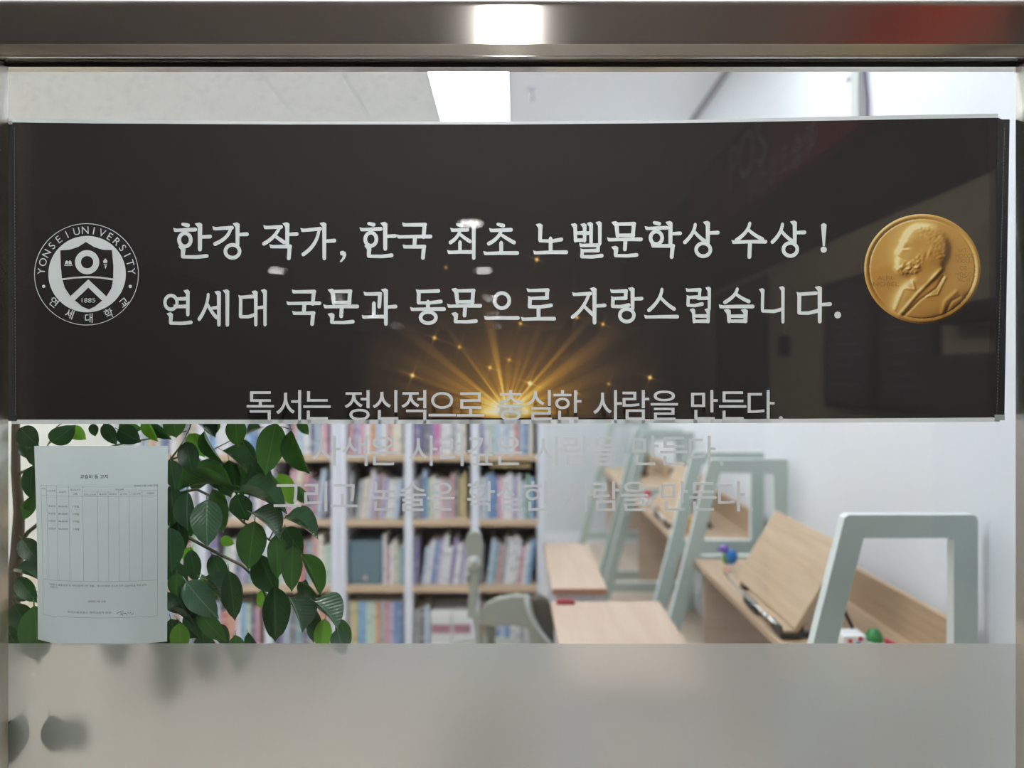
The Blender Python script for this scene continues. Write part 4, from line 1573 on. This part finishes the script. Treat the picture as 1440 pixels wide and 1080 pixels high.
prof = [(-.026, zz(868)), (-.020, zz(835)), (-.015, zz(812)), (-.024, zz(800)), (-.031, zz(780)), (-.033, zz(765)), (-.024, zz(751)), (-.008, zz(746)), (.008, zz(746)), (.024, zz(751)), (.033, zz(765)), (.032, zz(780)), (.026, zz(800)), (.020, zz(812)), (.014, zz(835)), (.004, zz(868))]
o = prism('bracket', [(xo + p[0], p[1]) for p in prof], yo - .012, yo + .012, M_CHAIR, hp, .006)
lathe('knob', [(.002, -.022), (.022, -.02), (.026, -.012), (.026, -.006)], M_KNOB, hp, 24, (xo, yo, zz(790)), 'Y')
lathe('screw', [(.001, -.026), (.007, -.025), (.007, -.02)], M_CHAIR, hp, 12, (xo, yo, zz(790)), 'Y')
tube('stem', [(xo + .004, yo + .004, zz(860)), (xo + .02, yo + .03, .50), (xo + .06, yo + .05, .40)], .014, M_CHAIR, hp)
tag(ch, 'grey green swivel chair with a curved wraparound back beside the oak tables', 'chair')

# ------------------------------------------------------------------ desks along the right wall with A-shaped side frames
FX_R, FX_TL = 1.16, .83          # wall side and front top corner of a frame
FTOP = CAMZ - .34
SLANT = .25


def side_frame(yc, parent, nm='side_frame'):
    """trapezoid frame: slanting front leg, upright back leg, top rail, rail at desk height"""
    fl_ = lambda z, off=0.0: FX_TL - SLANT * (FTOP - z) + off
    o = empty(nm, (0, yc, 0))
    o.parent = parent
    wv, th = .060, .030
    m = [M_FRAME, M_FEDGE]

    def bar(name, poly):
        bm = bmesh.new()
        a = [bm.verts.new((p[0], 0, p[1])) for p in poly]
        b = [bm.verts.new((p[0], th, p[1])) for p in poly]
        n = len(poly)
        bm.faces.new(a)
        bm.faces.new(b[::-1])
        for i in range(n):
            f = bm.faces.new((a[i], b[i], b[(i + 1) % n], a[(i + 1) % n]))
            f.material_index = 1
        return finish(bm, name, m, o)
    zt = FTOP - .058
    r_ = .012
    bar('front_leg', [(fl_(0), 0), (fl_(0) + wv, 0), (fl_(zt) + wv, zt), (fl_(zt), zt)])
    bar('back_leg', [(FX_R - wv, 0), (FX_R, 0), (FX_R, zt), (FX_R - wv, zt)])
    bar('top_rail', [(fl_(zt), zt), (FX_R, zt), (FX_R, FTOP - r_), (FX_R - r_ * .3, FTOP - r_ * .3), (FX_R - r_, FTOP), (fl_(FTOP) + r_ * .7, FTOP), (fl_(FTOP) - .002, FTOP - r_ * .6)])
    zd = DT
    bar('desk_rail', [(fl_(zd - .055) + wv + .0002, zd - .055), (FX_R - wv - .0002, zd - .055), (FX_R - wv - .0002, zd + .012), (fl_(zd + .012) + wv + .0002, zd + .012)])
    bar('foot_rail', [(fl_(.12) + wv + .0002, .12), (FX_R - wv - .0002, .12), (FX_R - wv - .0002, .18), (fl_(.18) + wv + .0002, .18)])
    for zz_ in (.62, .45):
        lathe('bolt', [(.001, -.002), (.006, -.002), (.006, 0)], M_CHROME, o, 10, (fl_(zz_) + wv / 2, 0, zz_), 'Y')
    return o


def desk(z_near, z_far, label):
    y0, y1 = z_near - D, z_far - D
    t = empty('study_desk', (0, y0, 0))
    side_frame(0, t)
    L = y1 - y0
    side_frame(L, t)
    bm = bmesh.new()
    bm_box(bm, (.765, .0305, DT - .024), (FX_R - .016, L - .0005, DT))
    finish(bm, 'desktop', M_OAK, t, .002)
    bm = bmesh.new()
    bm_box(bm, (FX_R - .016, .0305, DT - .10), (FX_R + .004, L - .0005, DT + .125))
    finish(bm, 'back_board', M_OAK, t, .002)
    bm = bmesh.new()
    bm_box(bm, (.80, L - .02, .20), (FX_R - .02, L - .004, DT - .0245))
    finish(bm, 'end_panel', M_OAKD, t, .001)
    bm = bmesh.new()
    bm_box(bm, (.83, .05, DT - .085), (.85, L - .03, DT - .0245))
    finish(bm, 'under_rail', M_FRAME, t)
    return tag(t, label, 'desk', 'study desks along the right wall')


DESKZ = [(1.77, 2.985), (3.27, 4.52), (4.80, 6.02)]
desk(*DESKZ[0], 'nearest oak study desk with grey A-shaped side frames by the right wall')
desk(*DESKZ[1], 'second oak study desk from the glass along the right wall')
desk(*DESKZ[2], 'farthest oak study desk along the right wall')


def reading_stand(dy, label):
    """tilted oak board on a black folding base with a clip ledge along its lower edge"""
    t = empty('book_stand', (.86, 1.20 + dy, DT))
    # board: lower edge along y, leaning back towards the wall
    L, hgt, dx, dz = .54, .285, .145, .245
    ux, uz = dx / math.hypot(dx, dz), dz / math.hypot(dx, dz)
    bx, bz = -.045, .032
    y0, y1 = -.27, .27
    bm = bmesh.new()
    th = .016
    nx_, nz_ = uz, -ux                                   # outward back of the board is +x, -z
    cs = []
    for (s, k) in ((0, 0), (hgt, 0), (hgt, th), (0, th)):
        cs.append((bx + ux * s + nx_ * k, bz + uz * s + nz_ * k))
    a = [bm.verts.new((p[0], y0, p[1])) for p in cs]
    b = [bm.verts.new((p[0], y1, p[1])) for p in cs]
    bm.faces.new(a)
    bm.faces.new(b[::-1])
    for i in range(4):
        bm.faces.new((a[i], b[i], b[(i + 1) % 4], a[(i + 1) % 4]))
    finish(bm, 'board', M_OAK, t, .003)
    bm = bmesh.new()
    bm_box(bm, (bx - .032, y0 + .005, bz - .016), (bx + .012, y1 - .16, bz - .004))
    finish(bm, 'ledge', M_OAK, t, .002)
    for k, (ya, yb_) in enumerate(((y0 - .002, y0 + .075), (-.06, .06))):
        bm = bmesh.new()
        bm_box(bm, (bx - .036, ya, bz - .024), (bx + .02, yb_, bz - .012))
        bm_box(bm, (bx - .040, ya, bz - .024), (bx - .034, yb_, bz + .010))
        finish(bm, 'ledge_clip', M_BLACK, t, .002)
    tube('page_wire', [(bx - .04, y0 + .03, bz + .004), (bx - .046, y0 + .2, bz + .008), (bx - .04, y1 - .1, bz + .004), (bx - .036, y1 + .02, bz + .012)], .0032, M_CHROME, t)
    lathe('page_holder', [(.007, -.012), (.011, -.01), (.011, 0), (.007, 0)], M_CHROME, t, 14, (bx - .042, y0 + .10, bz + .006), 'X')
    bm = bmesh.new()
    bm_box(bm, (bx + .02, y0 + .02, 0), (bx + .20, y0 + .045, .014))
    bm_box(bm, (bx + .02, y1 - .045, 0), (bx + .20, y1 - .02, .014))
    bm_box(bm, (bx + .03, y0 + .045, .002), (bx + .05, y1 - .045, .012))
    bm_box(bm, (bx + .012, y0 + .015, 0), (bx + .034, y0 + .05, .05))
    bm_box(bm, (bx + .012, y1 - .05, 0), (bx + .034, y1 - .015, .05))
    finish(bm, 'base', M_BLACK, t, .003)
    for yk in (y0 + .03, y1 - .03):
        tube('prop', [(bx + .19, yk, .01), (bx + .115, yk, bz + .135)], .006, M_BLACK, t)
    return tag(t, label, 'book stand', 'oak book stands on the desks')


reading_stand(0, 'tilted oak book stand with a wire clip ledge on the nearest desk')
reading_stand(1.52, 'tilted oak book stand on the second desk, seen between the frames')

# small toys and things on the desks
Yd = lambda Z: Z - D
t = empty('parrot_figure', (.845, Yd(2.78), DT))
c_blue, c_pur, c_grn = pbr('toy_blue', srgb(46, 122, 196), .35), pbr('toy_purple', srgb(120, 84, 178), .35), pbr('toy_green', srgb(96, 140, 66), .4)
c_org, c_pinkish, c_red, c_wht, c_grn2 = pbr('toy_orange', srgb(196, 136, 62), .4), pbr('toy_pink', srgb(226, 188, 182), .4), pbr('toy_red', srgb(206, 44, 66), .35), pbr('toy_white', srgb(236, 236, 236), .3), pbr('toy_bottle_green', srgb(28, 126, 62), .3)
ball('body', (-.004, 0, .055), (.020, .020, .026), c_grn, t)
ball('wing', (.010, -.012, .062), (.024, .014, .030), c_blue, t)
ball('head', (-.014, -.002, .092), (.017, .016, .015), c_pur, t)
bm = bmesh.new()
bmesh.ops.create_cone(bm, cap_ends=True, segments=10, radius1=.008, radius2=.001, depth=.022, matrix=Matrix.Translation((-.036, -.002, .089)) @ Matrix.Rotation(-math.pi / 2, 4, 'Y'))
finish(bm, 'beak', c_pur, t, smooth=True)
for yy_ in (-.009, .009):
    lathe('leg', [(.009, 0), (.010, .006), (.005, .012), (.005, .034)], c_org if yy_ > 0 else c_pinkish, t, 12, (-.006, yy_, 0))
tag(t, 'small blue and purple bird figure standing at the end of the nearest desk', 'toy')

t = empty('toy_dice_truck', (.935, Yd(1.97), DT))
box('body', (-.03, -.03, 0), (.035, .03, .055), c_wht, t, .008, 3)
for k, (dx, dz, mt) in enumerate(((-.012, .040, c_red), (.010, .032, c_blue), (-.016, .020, c_blue), (.016, .046, c_red))):
    lathe('dot', [(.0005, -.0008), (.0065, -.0008), (.0065, .0006)], mt, t, 12, (dx, -.0302, dz), 'Y')
tag(t, 'white block toy with red and blue dots on the nearest desk', 'toy')
t = empty('toy_ball', (.993, Yd(1.95), DT))
ball('ball', (0, 0, .036), (.024, .024, .036), c_grn2, t, 18)
tube('white_band', [(.0245 * math.cos(a), .0245 * math.sin(a), .036) for a in [k * math.pi / 10 for k in range(21)]], .003, c_wht, t, 6)
tag(t, 'glossy green rounded toy beside the white dotted toy', 'toy')
t = empty('toy_marker', (1.03, Yd(1.93), DT))
tube('barrel', [(-.01, .02, .034), (.03, -.02, .016), (.055, -.045, .014)], [.013, .014, .012], c_red, t, 12)
ball('cap', (.060, -.050, .013), .012, c_wht, t, 10)
tag(t, 'red marker toy lying beside the green toy', 'toy')
for x, Z, colb, colh, lab in ((.80, 4.20, c_wht, c_red, 'white figure with a red head on the second desk'), (.86, 3.42, c_org, pbr('toy_yellow', srgb(220, 170, 50), .4), 'small yellow and orange figure on the second desk behind the frames'),
                              (.845, 3.52, pbr('toy_dark', srgb(54, 70, 72), .4), c_grn, 'small dark and green figure on the second desk behind the frames')):
    t = empty('toy_figure', (x, Yd(Z), DT))
    lathe('body', [(.018, 0), (.024, .012), (.022, .04), (.012, .058)], colb, t, 14)
    ball('head', (0, 0, .074), .022, colh, t)
    for s in (-1, 1):
        ball('arm', (s * .024, 0, .042), (.008, .008, .016), colb, t, 8)
    tag(t, lab, 'toy', 'small figures on the desks')
for Z, x, lab in ((4.25, 1.02, 'dark grey school bag standing on the second desk'), (5.55, .98, 'dark grey school bag standing on the farthest desk')):
    t = empty('school_bag', (x, Yd(Z), DT))
    bm = bmesh.new()
    bm_box(bm, (-.07, -.10, 0), (.07, .10, .22))
    finish(bm, 'body', pbr('bag_grey', srgb(74, 70, 72), .85, var=.15, scale=12), t, .045, 4)
    bm = bmesh.new()
    bm_box(bm, (-.05, -.125, .02), (.05, -.09, .12))
    finish(bm, 'pocket', pbr('bag_pocket', srgb(92, 78, 70), .85), t, .015, 3)
    tube('handle', [(-.03, 0, .215), (-.02, 0, .245), (.02, 0, .245), (.03, 0, .215)], .007, M_BLACK, t)
    tag(t, lab, 'bag', 'school bags on the desks')

# ------------------------------------------------------------------ rubber plant behind the notice
plant = empty('potted_ficus', (-.98, .36, 0))
PINV = Matrix.Translation(-plant.location)


def plpart(o, parent=None):
    o.parent = parent or plant
    if parent is None:
        o.matrix_parent_inverse = PINV
    return o


o = plpart(lathe('pot', [(.11, 0), (.15, .02), (.185, .30), (.195, .32), (.195, .35), (.175, .35), (.17, .30), (.02, .295)], M_POT, None, 32, plant.location))
plpart(lathe('soil', [(.168, .296), (.168, .315), (.09, .325), (.002, .33)], M_SOIL, None, 28, plant.location))


def at(px, py, y):
    return P(px, py, D + y)


trunk_pts = [Vector((-.98, .36, .30)), Vector((-1.0, .32, .55)), at(14, 1000, .24), at(16, 860, .22), at(24, 780, .20), at(27, 720, .19), at(22, 660, .19), at(22, 600, .20), at(30, 520, .22)]
plpart(tube('trunk', trunk_pts, [.022, .019, .016, .014, .0115, .0095, .008, .007, .004], M_BARK, None, 10))
BR = [([(24, 770, .20), (40, 748, .20), (62, 730, .19), (120, 715, .18), (190, 705, .16), (277, 688, .14), (310, 705, .13), (343, 735, .12), (380, 760, .12), (430, 790, .13)], .0040),
      ([(24, 785, .20), (80, 760, .16), (160, 745, .13), (262, 754, .11), (300, 775, .10), (340, 795, .10), (365, 818, .10), (378, 850, .11), (440, 848, .12), (478, 880, .13)], .0038),
      ([(22, 668, .19), (52, 655, .18), (110, 640, .17), (180, 622, .16), (240, 612, .14), (262, 606, .13)], .0028),
      ([(190, 705, .16), (239, 647, .13), (252, 630, .12), (266, 604, .11), (280, 560, .11)], .0024),
      ([(239, 647, .13), (258, 640, .14), (300, 632, .17), (326, 619, .20), (370, 600, .22)], .0020),
      ([(22, 690, .19), (36, 676, .20), (50, 662, .22), (80, 600, .22), (110, 580, .22)], .0022),
      ([(16, 850, .22), (40, 870, .14), (80, 880, .12), (160, 872, .11), (240, 850, .10), (300, 870, .10)], .0034),
      ([(343, 735, .12), (352, 690, .16), (360, 640, .17), (385, 592, .10), (392, 560, .10)], .0020),
      ([(360, 640, .17), (395, 600, .14), (412, 604, .11)], .0014),
      ([(378, 760, .12), (390, 736, .11), (402, 728, .10)], .0014),
      ([(16, 940, .22), (40, 980, .12), (72, 1006, .06)], .0022), ([(14, 990, .22), (20, 1000, .08), (30, 1003, .05)], .0020)]
for pts, r0 in BR:
    n = len(pts)
    plpart(tube('branch', [at(*p) for p in pts], [r0 * (1 - .65 * k / (n - 1)) for k in range(n)], M_TWIG, None, 7))


def leaf_mesh(fold, curl, wave, notch=0):
    """pointed oval leaf, length 1 along y, full width 1 along x, folded on the midrib"""
    nl, nw = 12, 3
    vs, fs = [], []
    for i in range(nl + 1):
        f = i / nl
        wd = (math.sin(math.pi * min(1, f ** .82)) ** .72) * .5 * (1 - .18 * f) if f < 1 else 0
        if f > .86:
            wd = .5 * .34 * ((1 - f) / .14) ** 1.35 + .008 * (1 - f) / .14
        if f == 0:
            wd = .02
        zc = -curl * f * f + .04 * math.sin(f * 3)
        for j in range(-nw, nw + 1):
            g = j / nw
            if notch and j == nw and 5 <= i <= 6:
                g *= .8
            x = wd * g
            z = zc + fold * abs(g) ** 1.3 * wd * 1.6 + wave * math.sin(f * 9 + (2 if j > 0 else 0)) * abs(g) * wd
            vs.append((x, f, z))
    W = 2 * nw + 1
    for i in range(nl):
        for j in range(W - 1):
            fs.append((i * W + j, i * W + j + 1, (i + 1) * W + j + 1, (i + 1) * W + j))
    b = len(vs)                                       # petiole
    for (yy, zz_) in ((-.14, -.02), (-.06, .0), (.03, .012)):
        for k in range(4):
            a = k * math.pi / 2
            vs.append((.018 * math.cos(a), yy, zz_ + .012 * math.sin(a)))
    for s in range(2):
        for k in range(4):
            fs.append((b + s * 4 + k, b + s * 4 + (k + 1) % 4, b + (s + 1) * 4 + (k + 1) % 4, b + (s + 1) * 4 + k))
    me = bpy.data.meshes.new('leaf')
    me.from_pydata(vs, [], fs)
    for p_ in me.polygons:
        p_.use_smooth = True
    me.update()
    return me


SHAPES = [(.10, .05, .05), (.35, .14, .08), (-.18, .22, .06), (.55, .10, .04), (.05, .32, .10)]
LME = {}


def leaf(b, tpx, wpx, depth, mat, shape=0, roll=0.0, ddepth=0.0):
    """b, tpx: base and tip in photo pixels; depth behind the glass in metres"""
    key = (shape, mat)
    if key not in LME:
        LME[key] = leaf_mesh(*SHAPES[shape], notch=0)
        LME[key].materials.append(LEAFM[mat])
    B, T = at(b[0], b[1], depth), at(tpx[0], tpx[1], depth + ddepth)
    dirv = (T - B)
    ln = dirv.length
    dirv.normalize()
    to_cam = (cam_o.location - B).normalized()
    side = dirv.cross(to_cam).normalized()
    nrm = side.cross(dirv).normalized()
    if mat == 3 and shape == 3:                      # leaves that lie flat and mirror the ceiling lights
        roll = 0.85 if (Matrix.Rotation(.85, 3, dirv) @ nrm).z > (Matrix.Rotation(-.85, 3, dirv) @ nrm).z else -0.85
    R = Matrix.Rotation(roll, 3, dirv)
    side, nrm = R @ side, R @ nrm
    wd = wpx * (D + depth) / F / max(.45, math.cos(roll)) * 1.12
    mtx = Matrix((( side.x * wd, dirv.x * ln, nrm.x * ln, B.x), (side.y * wd, dirv.y * ln, nrm.y * ln, B.y), (side.z * wd, dirv.z * ln, nrm.z * ln, B.z), (0, 0, 0, 1)))
    o = bpy.data.objects.new('leaf', LME[key])
    C.objects.link(o)
    o.parent = plant
    o.matrix_parent_inverse = PINV
    o.matrix_basis = mtx
    return o


# (base, tip, width, depth, tone, shape, roll, depth change)  tones: 0 dark 1 mid 2 young 3 glossy
LEAVES = [
    ((291, 703), (291, 770), 40, .060, 3, 0, .1, -.02), ((264, 692), (262, 747), 26, .085, 3, 1, .3, 0), ((299, 688), (315, 750), 24, .11, 1, 0, -.3, 0),
    ((332, 695), (349, 733), 29, .08, 0, 0, .2, .01), ((262, 621), (271, 669), 27, .075, 0, 0, .2, -.01), ((266, 610), (288, 643), 22, .10, 2, 0, -.2, 0),
    ((288, 606), (312, 652), 13, .085, 1, 3, .5, 0), ((331, 588), (334, 629), 27, .08, 1, 0, .1, 0), ((313, 634), (350, 665), 18, .12, 3, 3, -.5, .03),
    ((322, 647), (333, 697), 25, .14, 0, 1, .2, 0), ((362, 650), (366, 699), 29, .16, 0, 1, -.2, 0), ((326, 683), (252, 681), 12, .07, 1, 3, 1.0, .02),
    ((338, 693), (405, 718), 19, .07, 3, 3, -.8, -.02), ((354, 722), (395, 755), 26, .065, 3, 3, -.5, -.01), ((400, 729), (449, 755), 20, .065, 3, 3, -.6, -.01),
    ((388, 595), (373, 669), 38, .05, 1, 0, .1, -.01), ((410, 605), (434, 668), 25, .055, 1, 3, .4, 0), ((376, 663), (400, 710), 20, .22, 1, 1, .3, 0),
    ((392, 666), (413, 712), 24, .27, 2, 0, -.2, 0), ((418, 684), (435, 710), 16, .30, 1, 1, .3, 0), ((358, 733), (349, 802), 39, .055, 1, 0, .1, -.01),
    ((388, 752), (391, 815), 27, .06, 1, 0, -.2, -.01), ((412, 768), (410, 833), 28, .055, 1, 0, .1, -.01), ((402, 742), (421, 779), 28, .07, 0, 4, .3, -.02),
    ((424, 779), (453, 838), 23, .065, 1, 3, -.3, 0), ((366, 780), (388, 838), 34, .09, 0, 1, .3, 0), ((386, 824), (388, 905), 36, .075, 0, 1, -.1, -.01),
    ((408, 842), (428, 889), 31, .055, 3, 3, .2, -.01), ((441, 846), (478, 883), 28, .055, 3, 3, -.4, -.01), ((478, 870), (492, 908), 20, .065, 1, 0, .4, 0),
    ((457, 870), (452, 918), 24, .08, 2, 0, .1, 0), ((474, 884), (484, 922), 26, .05, 3, 0, 0, 0), ((436, 848), (452, 892), 19, .09, 0, 1, .3, 0),
    ((420, 818), (446, 840), 16, .10, 0, 1, .4, 0), ((430, 838), (454, 843), 9, .09, 1, 3, .8, 0), ((371, 828), (365, 856), 14, .12, 2, 0, 0, 0),
    ((298, 780), (319, 828), 25, .08, 0, 0, .2, 0), ((322, 803), (331, 874), 27, .07, 0, 0, -.1, 0), ((268, 773), (276, 820), 22, .09, 0, 0, .2, 0),
    ((284, 808), (323, 840), 16, .09, 2, 3, .3, 0), ((283, 814), (320, 854), 19, .07, 3, 3, -.5, -.01), ((262, 818), (301, 869), 36, .06, 3, 4, .2, -.02),
    ((252, 822), (275, 874), 24, .07, 0, 1, -.3, 0), ((249, 806), (248, 840), 22, .075, 1, 0, .2, 0), ((239, 742), (241, 806), 36, .07, 0, 0, .1, 0),
    ((236, 833), (264, 864), 20, .08, 0, 1, .4, 0), ((238, 857), (280, 882), 13, .07, 3, 3, .6, 0), ((249, 870), (278, 898), 14, .08, 0, 3, .4, 0),
    ((252, 876), (255, 922), 25, .045, 2, 0, .1, 0), ((280, 860), (314, 905), 24, .06, 1, 4, .3, -.01), ((304, 878), (320, 910), 19, .08, 0, 0, -.3, 0),
    ((331, 893), (334, 940), 24, .07, 1, 0, 0, 0), ((349, 889), (364, 914), 13, .07, 0, 3, .4, 0), ((240, 646), (246, 688), 24, .08, 0, 0, .2, 0),
    ((258, 658), (249, 692), 24, .10, 1, 0, -.2, 0), ((240, 683), (247, 748), 32, .10, 0, 0, .1, 0), ((250, 733), (256, 778), 28, .10, 0, 1, .3, 0),
    ((284, 648), (303, 674), 20, .13, 3, 3, -.5, 0), ((296, 655), (310, 690), 22, .15, 0, 0, .2, 0), ((243, 586), (248, 616), 28, .09, 1, 0, 0, 0),
    ((278, 596), (304, 614), 18, .13, 3, 3, -.4, 0), ((300, 586), (298, 614), 22, .14, 1, 1, .2, 0), ((340, 618), (362, 655), 22, .26, 3, 1, .3, 0), ((368, 602), (345, 610), 10, .26, 3, 3, .5, 0),
    ((273, 640), (268, 680), 26, .16, 1, 0, .2, 0), ((285, 660), (270, 690), 26, .17, 0, 0, -.2, 0), ((310, 660), (325, 700), 26, .19, 0, 0, .1, 0), ((345, 650), (340, 700), 28, .21, 0, 0, -.1, 0),
    ((300, 690), (316, 715), 20, .19, 2, 0, .2, 0), ((262, 690), (250, 735), 26, .13, 0, 0, .2, 0), ((256, 720), (262, 765), 28, .12, 1, 0, .2, 0),
    ((270, 770), (258, 790), 16, .16, 2, 0, .2, 0), ((240, 790), (262, 830), 26, .12, 0, 0, .2, 0), ((285, 850), (300, 900), 26, .12, 0, 0, .2, 0),
    ((262, 860), (282, 900), 24, .11, 0, 0, -.2, 0), ((240, 870), (252, 915), 26, .10, 0, 0, .2, 0), ((310, 758), (330, 765), 14, .2, 2, 0, .1, 0), ((420, 590), (434, 612), 14, .28, 1, 0, .2, 0),
    ((395, 755), (380, 790), 18, .13, 3, 0, .5, 0), ((430, 815), (426, 860), 16, .16, 0, 0, .3, 0),
    ((445, 860), (440, 905), 20, .15, 0, 0, .3, 0), ((292, 722), (278, 750), 20, .15, 1, 0, .2, 0),
    # left of the notice
    ((28, 602), (54, 628), 27, .08, 0, 0, .2, 0), ((72, 622), (106, 598), 27, .08, 0, 0, .2, 0), ((98, 602), (121, 618), 19, .09, 2, 0, .1, 0), ((30, 622), (52, 648), 18, .12, 0, 1, .2, 0),
    ((46, 655), (42, 703), 20, .09, 0, 0, .4, 0), ((32, 714), (54, 690), 16, .09, 1, 3, .3, 0), ((50, 700), (32, 732), 15, .10, 1, 0, .2, 0), ((30, 758), (56, 793), 25, .075, 0, 0, .1, 0),
    ((20, 804), (62, 816), 17, .08, 3, 3, .4, 0), ((24, 812), (52, 848), 22, .08, 0, 0, .2, 0), ((48, 852), (55, 934), 42, .030, 1, 0, 0, 0), ((20, 850), (44, 890), 28, .10, 0, 0, .2, 0),
    ((8, 880), (34, 930), 30, .12, 0, 0, .2, 0), ((32, 1003), (3, 1082), 36, .019, 0, 0, 0, 0), ((70, 1006), (86, 1060), 32, .019, 0, 0, 0, .025), ((96, 1010), (118, 1060), 34, .10, 0, 0, .2, 0),
    ((146, 596), (164, 626), 18, .09, 0, 0, .2, 0), ((166, 604), (198, 622), 27, .08, 0, 0, .1, 0), ((168, 596), (200, 604), 18, .12, 1, 1, .2, 0), ((205, 590), (222, 622), 14, .09, 2, 3, .3, 0),
    ((130, 596), (134, 614), 12, .14, 0, 0, .1, 0), ((210, 596), (240, 618), 16, .11, 0, 1, .2, 0), ((46, 628), (60, 660), 22, .10, 0, 0, .3, 0), ((20, 838), (52, 832), 18, .14, 0, 0, .2, 0),
    # behind the notice and behind the frosted film
    ((90, 660), (110, 720), 34, .10, 0, 0, .2, 0), ((140, 640), (150, 705), 34, .12, 1, 0, -.2, 0), ((190, 660), (185, 720), 32, .10, 0, 0, .3, 0), ((215, 690), (225, 745), 30, .10, 1, 0, .1, 0),
    ((85, 740), (100, 800), 34, .09, 1, 0, .2, 0), ((130, 750), (125, 815), 34, .11, 0, 0, -.3, 0), ((180, 760), (190, 820), 34, .10, 1, 0, .2, 0), ((218, 770), (222, 830), 30, .08, 0, 0, .1, 0),
    ((75, 830), (90, 890), 32, .08, 0, 0, .2, 0), ((110, 840), (118, 900), 30, .09, 0, 0, .2, 0), ((160, 872), (168, 944), 34, .13, 0, 0, .2, 0), ((205, 850), (215, 905), 30, .09, 0, 0, -.2, 0),
    ((236, 895), (240, 1000), 40, .22, 0, 0, .2, 0), ((285, 890), (296, 965), 36, .20, 0, 0, .2, 0), ((330, 900), (345, 950), 30, .22, 0, 0, .2, 0), ((225, 880), (232, 930), 30, .10, 0, 0, .2, 0),
]
for L_ in LEAVES:
    b_, t_, w_, d_, m_, s_, r_, dd_ = L_
    leaf(b_, t_, w_, d_, m_, s_, r_, dd_)
tag(plant, 'leafy green potted ficus behind the glass beside the paper notice', 'plant')
bpy.data.objects.remove(_to)
